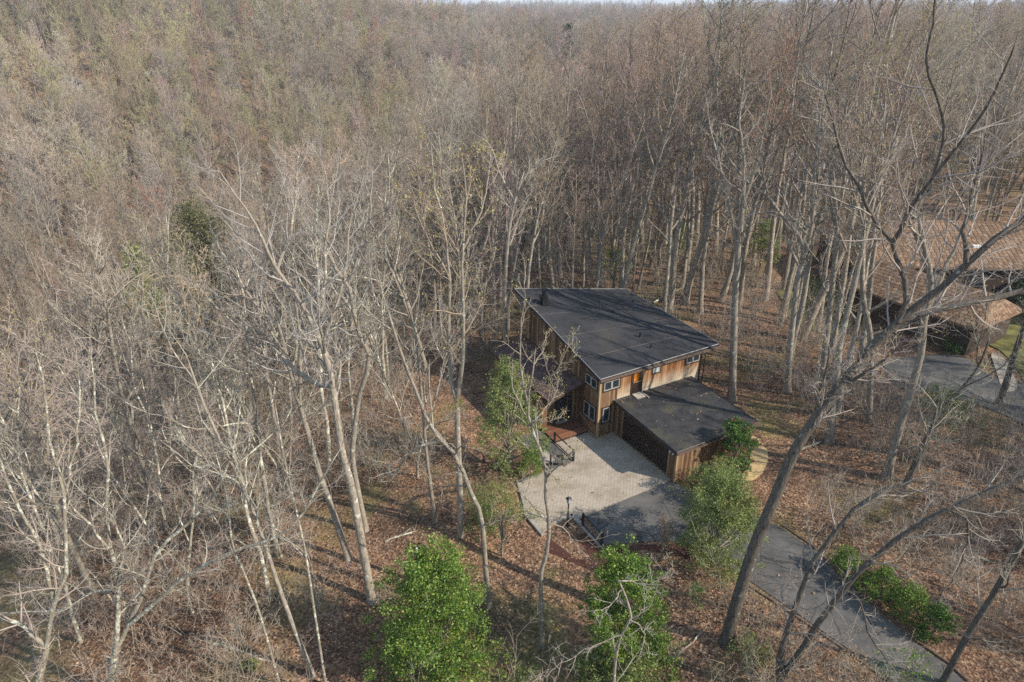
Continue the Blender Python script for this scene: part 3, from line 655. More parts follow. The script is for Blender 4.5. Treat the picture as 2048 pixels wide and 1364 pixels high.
def twigs(tw, P, Rd, g, K=(7, 6, 6), lens=(.42, .45, .5), t0=.25, rmin=(.022, .012, .0075), ang=(.5, 1.05), up=(.10, .06, .04), wob=(.16, .2, .22), maxlen=(4.2, 1.9, 1.0), ends=None):
    """second, third and fourth order branches grown on the limbs P"""
    cur = (P, Rd); sides = (4, 3, 3); segs = (4, 3, 2)
    for lv in range(len(K)):
        pos, d, t, rad, pl = spawn(cur[0], cur[1], K[lv], t0 if lv == 0 else .2, .99, ang[0], ang[1], g)
        ln = np.minimum(pl * lens[lv], maxlen[lv]) * g.uniform(.55, 1.15, len(pos)) * (1.1 - .55 * t)
        r0 = np.maximum(np.minimum(rad * .5, .048 / (lv + 1)), rmin[lv])
        cur = grow(pos, d, ln, r0, r0 * .35, segs[lv], wob[lv], up[lv], g); tw.add(*cur, sides[lv])
    if ends is not None: ends.append(cur[0][:, -1]); ends.append(cur[0][:, 1])
def make_tree(seed, H, r, clear=.45, nl=12, lmax=.36, spread=(.45, .95), K=(7, 6, 6), sway=.05, rs=(.022, .012, .0078), up=.10, sides=(9, 6), ends=None, low=4):
    g = np.random.default_rng(seed); tk, tw = Tubes(), Tubes()
    P, Rd = grow(np.array([[0, 0, -.4]]), np.array([[g.normal(0, .04), g.normal(0, .04), 1]]), np.array([H + .4]), np.array([r]), np.array([.035]), 14, sway, .03, g)
    Rd[0, 0] *= 1.45; Rd[0, 1] *= 1.08; tk.add(P, Rd, sides[0])
    pos, d, t, rad, pl = spawn(P, Rd, nl, clear, .96, spread[0], spread[1], g)
    ln = H * lmax * g.uniform(.6, 1.1, nl) * (1.15 - .75 * (t - clear) / (1 - clear))
    L1 = grow(pos, d, ln, np.minimum(rad * .62, .16), np.full(nl, .02), 7, .13, up, g); tk.add(*L1, sides[1])
    twigs(tw, L1[0], L1[1], g, K, rmin=rs, ends=ends); top = P[:, 9:], Rd[:, 9:]; twigs(tw, *top, g, K, rmin=rs, t0=.1)
    if low:
        pos, d, t, rad, pl = spawn(P, Rd, low, .18, clear, .9, 1.4, g)
        L0 = grow(pos, d, g.uniform(1.2, 2.8, low), np.full(low, .03), np.full(low, .01), 4, .2, .05, g); tk.add(*L0, 4); twigs(tw, *L0, g, (4, 4), lens=(.5, .5), rmin=(.013, .008))
    return tk, tw
def bud_mesh(name, pts, size, mat, g, keep=1.0, spread=.06):
    p = np.concatenate(pts) if isinstance(pts, list) else pts; p = p[g.random(len(p)) < keep]; return leaf_mesh(name, p + g.normal(0, spread, p.shape), size, mat, g)
def leaf_mesh(name, p, size, mat, g, out=None, flat=False):
    n_ = len(p); d = unit(g.normal(0, 1, (n_, 3)) + (0 if out is None else out * .7)); nr = unit(g.normal(0, 1, (n_, 3)) * (.35 if flat else 1) + (UP * 1.3 if flat else UP * .5))
    if flat: d[:, 2] *= .25; d = unit(d)
    s_ = unit(np.cross(d, nr)); up_ = np.cross(s_, d); L_ = size * g.uniform(.5, 1.4, (n_, 1)); W_ = L_ * g.uniform(.42, .6, (n_, 1))
    V = np.stack([p - d * L_ * .5, p + s_ * W_ * .5 + up_ * W_ * .18, p + d * L_ * .5, p - s_ * W_ * .5 + up_ * W_ * .18], 1).reshape(-1, 3); k = np.arange(n_)[:, None] * 4
    return mesh_np(name, V, None, np.concatenate([k + np.array([[0, 1, 2]]), k + np.array([[0, 2, 3]])], 0), [mat])

TINTS = {'grey': (.34, .29, .235), 'tan': (.36, .285, .21), 'pink': (.36, .255, .215), 'yellow': (.34, .30, .165), 'red': (.38, .19, .145), 'lichen': (.38, .345, .28), 'dark': (.19, .155, .12), 'rust': (.34, .25, .18)}
def tinted(name, g, j=.24): c_ = np.array(TINTS[name]); return c_ * g.uniform(1 - j, 1 + j) * (1 + g.normal(0, .03, 3))
def set_tint(o, tint, bv=1.0):
    if tint is not None: o['tint'] = [float(v) for v in tint]
    o['barkv'] = [float(bv)] * 3
def place_tree(me_t, me_c, loc, rot, scl, tint, label, group=None, bv=1.0, lean=(0, 0), name='bare_tree', extra=None):
    t = empty(name, loc); t.rotation_euler = (lean[0], lean[1], rot); t.scale = (scl, scl, scl); tag(t, label, 'tree', group)
    o = obj('trunk', me_t, t); set_tint(o, tint, bv); o = obj('crown', me_c, t); set_tint(o, tint, bv)
    if extra is not None: tag(obj('buds', extra, t), kind='stuff')
    return t

# prototypes
near = []
specs = [(24, .27, .45, 12, .30), (26, .31, .50, 12, .30), (22, .21, .42, 11, .30), (25, .25, .52, 11, .26), (21, .18, .40, 12, .30), (27, .34, .46, 13, .32), (18, .13, .38, 11, .27), (23, .24, .48, 12, .28)]
for k, (H, r, cl, nl, lm) in enumerate(specs):
    en = []; tk, tw = make_tree(100 + k, H, r, cl, nl, lm, spread=(.38, .95), up=.10, K=(8, 6, 6), ends=en); near.append((tk.mesh('forest_trunk', M['bark']), tw.mesh('forest_crown', M['twig']), H, bud_mesh('forest_buds', en, .085, M['bud'], rng, .22)))
for k, (H, r, cl, nl, lm) in enumerate([(20, .2, .28, 17, .31), (22, .24, .32, 16, .32), (18, .16, .26, 17, .31)]):
    en = []; tk, tw = make_tree(150 + k, H, r, cl, nl, lm, spread=(.45, 1.15), up=.10, K=(8, 7, 5), low=2, rs=(.024, .013, .009), ends=en); near.append((tk.mesh('maple_trunk', M['bark']), tw.mesh('maple_crown', M['twig']), H, bud_mesh('maple_buds', en, .085, M['bud'], rng, .15)))
lich = []
for k, (H, r, cl, nl, lm) in enumerate([(16, .12, .30, 12, .34), (19, .15, .35, 12, .33), (13, .09, .25, 11, .36)]):
    tk, tw = make_tree(200 + k, H, r, cl, nl, lm, spread=(.4, .9), up=.12, K=(8, 7, 6), sway=.08); lich.append((tk.mesh('lichen_trunk', M['lichen_bark']), tw.mesh('lichen_crown', M['twig']), H, None))

def poisson(n_try, gen, rad, ok, pts):
    cell = {}; 
    for p in pts: cell.setdefault((int(p[0] // 4), int(p[1] // 4)), []).append(p)
    out = []
    for _ in range(n_try):
        p = gen()
        if not ok(p): continue
        rd = rad(p) if callable(rad) else rad; c0 = (int(p[0] // 4), int(p[1] // 4)); q = int(rd // 4) + 1
        if any((p[0] - s_[0]) ** 2 + (p[1] - s_[1]) ** 2 < rd * rd for dx in range(-q, q + 1) for dy in range(-q, q + 1) for s_ in cell.get((c0[0] + dx, c0[1] + dy), ())): continue
        cell.setdefault(c0, []).append(p); out.append(p)
    return out
# ------------------------------------------------------------------ the trees that stand out near the camera, each with its own limbs
def resample(pts, S):
    pts = np.array(pts, float); P = np.vstack([2 * pts[0] - pts[1], pts, 2 * pts[-1] - pts[-2]]); seg = np.linalg.norm(np.diff(pts, axis=0), axis=1); cum = np.concatenate([[0], np.cumsum(seg)]); out = []
    for s_ in np.linspace(0, cum[-1], S + 1):
        k = min(np.searchsorted(cum, s_, 'right') - 1, len(seg) - 1); t = (s_ - cum[k]) / seg[k]; p0, p1, p2, p3 = P[k:k + 4]
        out.append(.5 * ((2 * p1) + (p2 - p0) * t + (2 * p0 - 5 * p1 + 4 * p2 - p3) * t * t + (-p0 + 3 * p1 - 3 * p2 + p3) * t ** 3))
    return np.array(out)
HERO_XY = []
def hero(seed, label, trunk, limbs, r, rt, bark='bark', tint='grey', K=(8, 6, 5), t0=.5, buds=None, cat='tree', name='bare_tree', dy=0.0, rs=(.014, .008, .005), lens=(.5, .5, .55), maxlen=(3.8, 2.0, 1.2), extra=3, bv=1.0, bsize=.07):
    g = np.random.default_rng(seed); base = ground_at(*trunk[0]); HERO_XY.append(base[:2]); Y0 = base[1]
    def line(pts, ya, yb):
        n_ = len(pts); return [at_y(p[0], p[1], Y0 + ya + (yb - ya) * k / (n_ - 1)) for k, p in enumerate(pts)]
    tp_ = line(trunk, 0, dy); tp_[0] = base; tp_ = [base - np.array([0, 0, .4])] + tp_
    P = resample(tp_, 16)[None]; t = np.linspace(0, 1, 17); Rd = (r * (1 - t) + rt * t)[None]; Rd[0, 0] *= 1.5; Rd[0, 1] *= 1.1
    tk, tw = Tubes(), Tubes(); tk.add(P - base, Rd, 12); ends = []
    Ls, Rs = [], []
    for lb in limbs:
        pts, a_, b_ = lb[:3]; ya, yb = lb[3:] if len(lb) > 3 else (dy, dy + g.uniform(-1.5, 1.5))
        Ls.append(resample(line(pts, ya, yb), 12)); Rs.append(a_ * (1 - np.linspace(0, 1, 13)) + b_ * np.linspace(0, 1, 13))
    if Ls:
        Ls, Rs = np.array(Ls) + g.normal(0, .03, (len(Ls), 13, 3)), np.array(Rs); tk.add(Ls - base, Rs, 8)
    if extra:
        pos, d, tt, rad, pl = spawn(P, Rd, extra, t0, .95, .5, 1.0, g)
        E_ = grow(pos, d, g.uniform(2.0, 4.5, extra), np.minimum(rad * .6, .09), np.full(extra, .02), 12, .1, .08, g); tk.add(E_[0] - base, E_[1], 6)
        twigs(tw, E_[0] - base, E_[1], g, K, lens=lens, rmin=rs, maxlen=maxlen, t0=.2, ends=ends)
    if len(Ls): twigs(tw, Ls - base, Rs, g, K, lens=lens, rmin=rs, maxlen=maxlen, t0=.12, ends=ends)
    k0 = int(16 * t0); twigs(tw, P[:, k0:] - base, Rd[:, k0:], g, K, lens=lens, rmin=rs, maxlen=maxlen, t0=.05, ends=ends)
    o = place_tree(tk.mesh('hero_trunk', M[bark]), tw.mesh('hero_crown', M['twig']), base, 0, 1, tinted(tint, g, .04), label, None, bv, name=name,
                   extra=bud_mesh('buds', ends, bsize, M['bud'], g, buds) if buds else None)
    return o
hero(1, 'big dark trunk leaning right over the driveway, from the foot of the drive', [(1452, 1285), (1478, 1190), (1510, 1090), (1548, 1000), (1590, 900), (1640, 825), (1700, 745), (1728, 708)],
     [([(1722, 714), (1790, 655), (1850, 624), (1910, 612), (1980, 598), (2060, 575), (2150, 520)], .165, .10, 1, 2), ([(1722, 714), (1800, 640), (1870, 585), (1935, 525), (2000, 470), (2070, 420), (2150, 340)], .17, .08, 1, 0),
      ([(1795, 645), (1812, 600), (1808, 555), (1790, 510), (1781, 478), (1745, 432), (1715, 370), (1690, 330), (1660, 230), (1640, 150)], .12, .025, .8, 2), ([(1783, 485), (1820, 420), (1875, 345), (1935, 265), (1985, 190), (2040, 60)], .095, .025, .9, -1),
      ([(1870, 352), (1890, 260), (1868, 175), (1854, 110), (1870, 10), (1880, -70)], .065, .03, .5, 1.5), ([(1935, 525), (1925, 470), (1935, 420), (1960, 330), (1975, 250)], .1, .03, .4, 2)],
     .31, .20, 'dark_bark', 'grey', t0=.75, dy=1, K=(12, 7, 5), buds=.12)
hero(2, 'dark forked tree at the bottom edge, its two limbs spreading right across the drive', [(1556, 1385), (1560, 1350), (1563, 1320)],
     [([(1558, 1365), (1566, 1293), (1594, 1208), (1621, 1132), (1669, 1064), (1724, 1003), (1758, 986), (1803, 985), (1820, 958), (1847, 900), (1870, 830), (1885, 770)], .14, .04, 0, 1),
      ([(1560, 1365), (1572, 1342), (1656, 1225), (1717, 1146), (1758, 1105), (1826, 1054), (1895, 1020), (1956, 989), (2048, 958), (2150, 900)], .15, .07, 0, -1),
      ([(1690, 1180), (1720, 1200), (1735, 1260), (1770, 1320), (1785, 1370)], .05, .02, -.2, -1.5), ([(1895, 1020), (1935, 1040), (1930, 1100), (1905, 1160), (1880, 1190)], .05, .02, -.6, -2)],
     .18, .16, 'dark_bark', 'grey', K=(13, 8, 5), t0=.5, extra=0, maxlen=(3.2, 1.7, 1.1))
hero(3, 'straight leaning trunk at the lower right corner beyond the driveway', [(1884, 1368), (1936, 1269), (1980, 1200), (2014, 1139), (2042, 1091), (2090, 1000), (2140, 900)], [([(1936, 1269), (1990, 1295), (2050, 1350)], .05, .02)], .155, .09, 'dark_bark', 'grey', t0=.35, K=(8, 6, 4))
hero(4, 'thick pale trunk between the driveway and the tan-roofed wing', [(1772, 955), (1800, 850), (1825, 770), (1843, 700), (1848, 640), (1862, 560), (1845, 480), (1835, 420)], [([(1848, 640), (1880, 560), (1920, 470), (1950, 380), (1960, 280)], .14, .03), ([(1862, 560), (1830, 470), (1800, 380), (1790, 290)], .10, .03)], .30, .12, 'bark', 'grey', t0=.6)
hero(5, 'small curved grey tree in the brush right of the drive, with crooked side limbs', [(1800, 985), (1822, 940), (1845, 890), (1880, 822), (1910, 790), (1955, 735), (1985, 660)], [([(1845, 890), (1800, 905), (1760, 935)], .04, .02), ([(1880, 822), (1878, 790), (1910, 760)], .04, .02)], .14, .05, 'dark_bark', 'lichen', t0=.25)
hero(6, 'dark trunk standing by the neighbour driveway at the right edge', [(1995, 812), (2012, 765), (2030, 705), (2052, 640), (2080, 540)], [], .26, .14, 'dark_bark', 'grey', t0=.6)
hero(7, 'tall straight grey trunk at the far corner of the garage', [(1463, 800), (1467, 700), (1470, 600), (1476, 500), (1484, 420), (1489, 330)], [([(1476, 500), (1462, 430), (1440, 330), (1420, 250), (1410, 180)], .14, .03), ([(1484, 420), (1510, 340), (1530, 250), (1545, 170)], .13, .03), ([(1489, 330), (1480, 240), (1490, 150)], .12, .03)], .33, .14, 'bark', 'grey', t0=.65)
hero(8, 'slim crooked tree with yellow buds standing in front of the paver court', [(1085, 1292), (1082, 1200), (1083, 1140), (1095, 1098), (1098, 1040), (1090, 985), (1092, 935), (1078, 892), (1062, 855), (1055, 815), (1060, 770), (1068, 730), (1072, 690)],
     [([(1056, 812), (1045, 770), (1040, 700), (1046, 610), (1052, 540)], .05, .012), ([(1058, 850), (1085, 822), (1105, 800), (1118, 770)], .035, .01), ([(1092, 935), (1115, 960), (1130, 985)], .03, .01), ([(1068, 730), (1085, 700), (1095, 660)], .03, .01), ([(1098, 1040), (1140, 1070), (1165, 1110), (1200, 1160)], .03, .012), ([(1062, 858), (1075, 840), (1100, 845), (1125, 830)], .03, .01)],
     .135, .03, 'bark', 'tan', K=(7, 5, 4), t0=.4, buds=.3, extra=4, rs=(.011, .007, .005), maxlen=(2.0, 1.0, .5))
hero(9, 'crooked trunk bending left in front of the evergreen, left of the court', [(978, 1212), (970, 1120), (965, 1050), (955, 1010), (935, 970), (915, 915), (880, 880), (850, 830), (835, 790), (800, 700), (770, 600)], [([(935, 970), (880, 975), (840, 985)], .04, .015), ([(965, 1050), (1000, 1040), (1040, 1028)], .04, .012), ([(880, 880), (820, 905), (780, 960), (750, 960)], .07, .03)], .155, .05, 'bark', 'grey', t0=.4, K=(6, 5, 4))
hero(10, 'pale twin-stemmed tree with yellow budding crown left of the house', [(921, 1072), (919, 960), (915, 860), (914, 792)], [([(914, 800), (900, 750), (898, 650), (900, 560), (888, 450), (870, 380), (862, 280)], .12, .025, 0, 1), ([(915, 798), (925, 700), (926, 600), (925, 500), (932, 400), (925, 300)], .13, .025, 0, -1), ([(925, 500), (960, 430), (975, 360), (980, 300)], .06, .02, -.4, 1), ([(900, 560), (870, 500), (835, 430), (820, 350)], .06, .02, .5, -1)],
     .19, .15, 'bark', 'tan', K=(10, 7, 5), t0=.9, buds=.55, extra=0, bv=1.2, bsize=.10)
hero(11, 'large pale tree forking high, left of centre, its limbs fanning to the upper left', [(744, 1202), (728, 1110), (712, 1020), (700, 960), (683, 900), (672, 820), (661, 748), (643, 686), (626, 653)],
     [([(664, 775), (621, 763), (573, 722), (507, 653), (460, 610), (390, 560)], .12, .02, .3, 2), ([(626, 653), (600, 600), (555, 543), (511, 448), (470, 390), (430, 330)], .11, .02, .5, -1), ([(626, 653), (647, 598), (650, 499), (660, 420), (645, 320)], .10, .02, .5, 1), ([(643, 690), (670, 620), (690, 540), (700, 450), (730, 350)], .085, .02, .5, 2), ([(573, 722), (530, 640), (480, 560), (430, 480)], .08, .02, 1.2, 0), ([(555, 543), (580, 470), (590, 390), (600, 300)], .08, .02, 0, 1)],
     .24, .13, 'bark', 'lichen', K=(11, 7, 5), t0=.8, bv=1.25)
hero(12, 'straight tan trunk just left of the large forking tree', [(697, 1117), (665, 1020), (640, 950), (620, 880), (600, 810), (575, 720), (550, 620)], [([(600, 810), (600, 700), (590, 600), (560, 500)], .1, .03), ([(575, 720), (530, 620), (500, 520)], .09, .03)], .20, .10, 'bark', 'grey', t0=.6, bv=1.1)
hero(13, 'sinuous pale trunk with a bow in it behind the large forking tree', [(732, 1060), (712, 960), (705, 900), (720, 785), (740, 719), (713, 653), (698, 572), (661, 521), (640, 440)], [([(698, 572), (720, 500), (740, 420), (745, 330)], .1, .03)], .18, .08, 'bark', 'grey', t0=.6, bv=1.1)
hero(14, 'slender trunk on the leaf slope left of the twin-stemmed tree', [(871, 1043), (862, 980), (854, 917), (844, 800), (835, 700), (819, 620), (790, 540), (760, 460)], [], .12, .05, 'bark', 'grey', t0=.5)
hero(15, 'lichen-white forked tree close by at the lower left corner', [(218, 1400), (224, 1350), (230, 1310)],
     [([(228, 1315), (262, 1240), (300, 1140), (320, 1090), (372, 1055), (400, 1020), (430, 985), (455, 930), (470, 880), (480, 800)], .115, .03, 0, 1), ([(258, 1248), (300, 1215), (360, 1160), (430, 1120), (500, 1090), (560, 1075), (600, 1030), (640, 965), (690, 880)], .10, .025, 0, -1),
      ([(230, 1312), (235, 1200), (222, 1100), (212, 1020), (215, 950), (205, 880), (190, 800), (180, 700)], .12, .03, 0, 0), ([(236, 1190), (246, 1100), (236, 1060), (215, 1020)], .05, .03, 0, -.5), ([(228, 1180), (180, 1185), (140, 1215), (60, 1222), (-30, 1228)], .06, .03, 0, 1), ([(222, 1100), (180, 1050), (140, 1010), (130, 960), (100, 890)], .06, .02, 0, -1.5), ([(400, 1020), (440, 1020), (470, 1000)], .05, .02, .7, 0), ([(560, 1075), (555, 1010), (580, 940)], .035, .015, -.6, -1)],
     .2, .16, 'lichen_bark', 'grey', K=(13, 8, 5), t0=.4, extra=0, maxlen=(2.5, 1.5, 1.0), bv=1.05)
hero(16, 'lichen-covered limbs entering at the left edge above the lower left corner', [(60, 1480), (70, 1400), (95, 1290)], [([(95, 1300), (50, 1255), (0, 1231), (-80, 1185)], .1, .06, 0, 0), ([(90, 1310), (110, 1200), (133, 1136), (126, 1002), (113, 934), (102, 900), (90, 800), (70, 690)], .1, .03, 0, 1), ([(110, 1200), (72, 1078), (41, 1013), (7, 944), (-20, 860)], .08, .03, .3, -1), ([(126, 1002), (150, 900), (160, 800), (150, 700)], .05, .02, .5, 2)], .17, .12, 'lichen_bark', 'grey', K=(13, 8, 5), extra=0, maxlen=(2.5, 1.5, 1.0), bv=1.05)
hero(17, 'slim straight leaning trunk on the leaves at the lower left', [(627, 1352), (590, 1260), (555, 1165), (520, 1060), (480, 960), (440, 880), (400, 790), (370, 700)], [], .12, .04, 'bark', 'lichen', t0=.5, bv=1.15)
hero(18, 'thin pale sapling beside the slim leaning trunk', [(652, 1372), (630, 1230), (610, 1100), (585, 990), (565, 900), (550, 800)], [], .065, .03, 'lichen_bark', 'grey', t0=.45, K=(5, 4, 4))
hero(19, 'thin bent sapling left of the slim leaning trunk', [(560, 1372), (520, 1230), (490, 1150), (465, 1090), (455, 1000), (430, 900)], [], .07, .03, 'lichen_bark', 'grey', t0=.45, K=(5, 4, 4))
hero(20, 'bare broken-topped tree rising in front of the middle holly', [(1226, 1440), (1230, 1330), (1243, 1268), (1262, 1238), (1252, 1195), (1234, 1153)], [([(1243, 1268), (1190, 1290), (1130, 1322), (1100, 1340)], .03, .01, 0, -1), ([(1262, 1238), (1285, 1260), (1300, 1310)], .03, .01), ([(1236, 1158), (1290, 1168), (1340, 1152)], .03, .01), ([(1245, 1180), (1220, 1210), (1180, 1225)], .025, .01), ([(1262, 1238), (1300, 1210), (1320, 1150), (1330, 1110)], .025, .01)], .085, .035, 'bark', 'lichen', K=(6, 5, 4), t0=.3, extra=0, rs=(.014, .009, .006), maxlen=(1.6, .8, .5), bv=1.2)
hero(21, 'pale grey trunk with crooked top just behind the left corner of the roof', [(1012, 720), (1010, 600), (1016, 480), (1030, 400), (1050, 340)], [([(1030, 400), (1000, 350), (985, 300), (960, 270)], .1, .03), ([(1040, 370), (1070, 330), (1120, 310)], .08, .03)], .22, .1, 'bark', 'lichen', t0=.6, bv=1.2)
hero(22, 'big forked trunk behind the ridge of the roof', [(1195, 590), (1200, 500), (1205, 420), (1200, 370)], [([(1200, 375), (1190, 300), (1175, 240), (1150, 170)], .16, .03), ([(1203, 390), (1225, 330), (1240, 260), (1250, 180)], .16, .03), ([(1200, 370), (1160, 320), (1120, 290), (1085, 230)], .1, .03)], .33, .2, 'bark', 'tan', t0=.8)
hero(23, 'tall trunk with a long pale limb reaching up left, right of the house', [(1575, 782), (1580, 700), (1595, 564), (1610, 510)], [([(1608, 515), (1600, 476), (1565, 432), (1536, 394), (1490, 360), (1448, 300), (1420, 250)], .15, .04), ([(1610, 510), (1625, 430), (1630, 330), (1640, 230), (1650, 140)], .15, .03), ([(1536, 394), (1520, 330), (1490, 290)], .08, .03)], .28, .17, 'bark', 'lichen', t0=.9, bv=1.15)
hero(24, 'grey trunk left of the neighbour house, rising past the green lawn', [(1640, 800), (1650, 700), (1665, 564), (1674, 440), (1655, 330)], [([(1674, 440), (1690, 340), (1690, 240), (1710, 130)], .13, .03), ([(1660, 600), (1640, 540), (1660, 470), (1650, 400)], .08, .03)], .27, .13, 'bark', 'grey', t0=.65)
hero(25, 'tall slim trunk in front of the left end of the tan hip roof', [(1738, 845), (1741, 680), (1726, 593), (1726, 450), (1728, 330)], [([(1726, 450), (1700, 360), (1690, 260)], .1, .03), ([(1726, 420), (1750, 330), (1770, 230)], .1, .03)], .24, .12, 'bark', 'grey', t0=.65)
fb = MB(); pth = [at_z(*p, .15) for p in [(1335, 1325), (1352, 1310), (1385, 1285), (1420, 1246)]]
for k in range(3): fb.bar(pth[k], pth[k + 1], .06 - .014 * k, 8, .06 - .014 * (k + 1))
fb.bar(pth[2], np.array(pth[2]) + (.5, .5, .25), .03, 6, .01)
o = fb.build('fallen_branch', M['lichen_bark'], smooth_=True); o['barkv'] = [1.3] * 3; tag(o, 'pale broken branch lying on the leaves below the middle holly', 'branch')

# ------------------------------------------------------------------ evergreens and shrubs
def bush(seed, label, base, top, width, nleaf, mat, leaf=.10, cone=.35, cat='shrub', name='evergreen_shrub', lobes=26, flowers=0, stems=5, crown_low=.08, clump=.17, group=None, depth=None):
    """leaf-sized faces gathered on branch-end clumps through the crown's volume, stems inside"""
    g = np.random.default_rng(seed); h_ = top; w_ = width / 2; t = empty(name, base); tag(t, label, cat, group)
    tz = g.beta(1.3, 1.25, lobes) * (1 - crown_low) + crown_low
    prof = np.minimum(1, (tz / .22) ** .6) * (1 - cone * tz) * np.sqrt(np.clip(1 - tz ** 3.2, .02, 1))
    az = np.arange(lobes) * 2.399 + g.normal(0, .4, lobes); rad = np.sqrt(g.uniform(.2, 1, lobes)) * w_ * prof * np.where(g.random(lobes) < .22, g.uniform(1.0, 1.35, lobes), g.uniform(.75, 1.0, lobes))
    C = np.stack([np.cos(az) * rad, np.sin(az) * rad * (depth or 1), tz * h_], 1); C[0] = (0, 0, h_ * .96)
    tk = Tubes(); st0 = np.zeros((lobes, 3)); st0[:, 2] = C[:, 2] * .45; Pm = np.stack([st0, st0 * .5 + C * .5 + g.normal(0, .08, C.shape), C], 1)
    tk.add(Pm, np.tile(np.array([.03, .018, .008]) * h_ / 4, (lobes, 1)), 5)
    tk.add(np.array([[[0, 0, -.3], [.05, 0, h_ * .4], [0, .05, h_ * .92]]]), np.array([[.05, .03, .01]]) * h_ / 3, 7)
    trunk = obj('trunk', tk.mesh('shrub_stems', M['bark']), t); trunk['barkv'] = [1.0] * 3
    # sub-clumps on each lobe
    sub = 12; sc_ = clump * width; S = C[:, None] + g.normal(0, sc_ * .56, (lobes, sub, 3)) * np.array([1, 1, .72]); S = S.reshape(-1, 3)
    per = max(1, nleaf // len(S)); Pn = S[:, None] + g.normal(0, sc_ * .17, (len(S), per, 3)) * np.array([1, 1, .7]); Pn = Pn.reshape(-1, 3); Pn[:, 2] = np.maximum(Pn[:, 2], .05)
    out = unit(Pn - np.array([0, 0, h_ * .35]))
    obj('crown', leaf_mesh('shrub_leaves', Pn, leaf, M[mat], g, out), t)
    if flowers:
        k = g.integers(0, len(Pn), flowers)
        for q in k:
            p = Pn[q] + out[q] * .2; mb_ = MB()
            for a_ in range(6): 
                an = a_ * math.pi / 3; mb_.add([(0, 0, 0), (.1 * math.cos(an - .5), .1 * math.sin(an - .5), .03), (.12 * math.cos(an), .12 * math.sin(an), .05), (.1 * math.cos(an + .5), .1 * math.sin(an + .5), .03)], [(0, 1, 2, 3)])
            f_ = mb_.build('flower', M['red_flower'], t, p); f_.rotation_euler = (g.uniform(-.8, .8), g.uniform(-.8, .8), g.uniform(0, 6))
    return t
def gp(px, py, dz=0): p = ground_at(px, py); p[2] += dz; return p
bush(11, 'large bright green holly at the bottom, left of centre', gp(874, 1352), 7.4, 6.7, 46000, 'holly', .12, .62, 'tree', 'holly_tree', 46, clump=.15)
bush(12, 'bright green holly at the bottom behind the bare broken-topped tree', gp(1238, 1330), 6.9, 5.0, 32000, 'holly', .12, .5, 'tree', 'holly_tree', 40, clump=.15)
bush(19, 'paler lower mound of leaves in front of the middle holly', gp(1240, 1385), 3.2, 5.4, 14000, 'dull_leaf', .11, .3, 'shrub', 'evergreen_shrub', 30, clump=.15)
bush(13, 'feathery evergreen shading the drive beside the garage corner', gp(1424, 1128), 5.9, 5.4, 34000, 'dull_leaf', .105, .35, 'tree', 'evergreen_tree', 44, clump=.16)
bush(14, 'glossy camellia with red flowers at the garage corner', gp(1462, 950), 4.3, 3.0, 12000, 'camellia', .11, .3, 'shrub', 'camellia_shrub', 30, flowers=30, clump=.17)
bush(15, 'airy evergreen below the camellia, against the garage side wall', gp(1432, 1000), 2.8, 4.2, 9000, 'dull_leaf', .10, .25, 'shrub', 'evergreen_shrub', 26)
bush(16, 'tall evergreen hiding the entry corner, left of the basement stairs', gp(1018, 938), 8.0, 4.8, 20000, 'dull_leaf', .11, .45, 'tree', 'evergreen_tree', 44, clump=.16)
bush(17, 'low green shrub under the retaining kerb at the left of the court', gp(985, 1060), 2.9, 4.0, 8000, 'dull_leaf', .10, .3, 'shrub', 'evergreen_shrub', 24)
bush(18, 'round yellow-green shrub beside the basement stairs wall', gp(1062, 952), 1.9, 2.3, 5000, 'holly', .08, .25, 'shrub', 'evergreen_shrub', 20)
for k, (px, py, h_, w_, lb) in enumerate([(1690, 1150, 1.7, 2.2, 'first shrub of the roadside hedge, nearest the garage'), (1757, 1195, 1.9, 2.4, 'second shrub of the roadside hedge'), (1812, 1235, 2.1, 2.5, 'third and largest shrub of the roadside hedge'), (1862, 1275, 1.9, 2.0, 'last dark shrub of the roadside hedge, at its lower end')]):
    bush(30 + k, lb, gp(px, py), h_, w_, 5500, 'holly' if k < 3 else 'camellia', .10, .25, group='hedge along the driveway', lobes=22)
bush(40, 'small leafy green sapling over the drive at the bottom edge', gp(1800, 1385), 2.6, 2.8, 1100, 'holly', .11, .2, 'shrub', 'leafy_sapling', 20)
bush(41, 'low green shrub at the foot of the big leaning trunk', gp(1500, 1320), 1.1, 2.2, 2600, 'dull_leaf', .09, .2, lobes=16)
bush(42, 'small yellow-green shrub on the leaves below the feathery evergreen', gp(1388, 1205), 1.3, 1.3, 1200, 'holly', .08, .3, lobes=12)
bush(43, 'low shrub with green leaves at the bottom between the hollies', gp(1052, 1372), .9, 2.0, 1600, 'dull_leaf', .09, .2, lobes=12)
bush(44, 'green bush in front of the neighbour driveway', gp(1885, 830), 2.0, 4.2, 6000, 'dull_leaf', .12, .2, lobes=22)
bush(45, 'dark green bush under the porch roof of the neighbour house', gp(1905, 690), 2.0, 4.6, 4500, 'camellia', .14, .2, lobes=20)
bush(46, 'dense cone-shaped evergreen at the neighbour house corner', gp(2012, 640), 4.2, 2.6, 6000, 'dark_needle', .14, .8, 'tree', 'evergreen_tree', 30)
bush(47, 'green shrub on the lawn left of the neighbour house', gp(1690, 625), 2.0, 4.4, 4500, 'dull_leaf', .14, .2, lobes=20)
bush(48, 'green shrub in the woods right behind the roof', gp(1225, 556), 3.4, 4.6, 5000, 'dull_leaf', .14, .3, lobes=20)
bush(49, 'green holly among the trunks beyond the right end of the roof', gp(1360, 520), 5.0, 4.5, 5000, 'dull_leaf', .16, .4, lobes=20)
bush(50, 'green holly among the trunks between the house and the lawn', gp(1518, 545), 6.0, 5.0, 6000, 'dull_leaf', .16, .4, lobes=22)
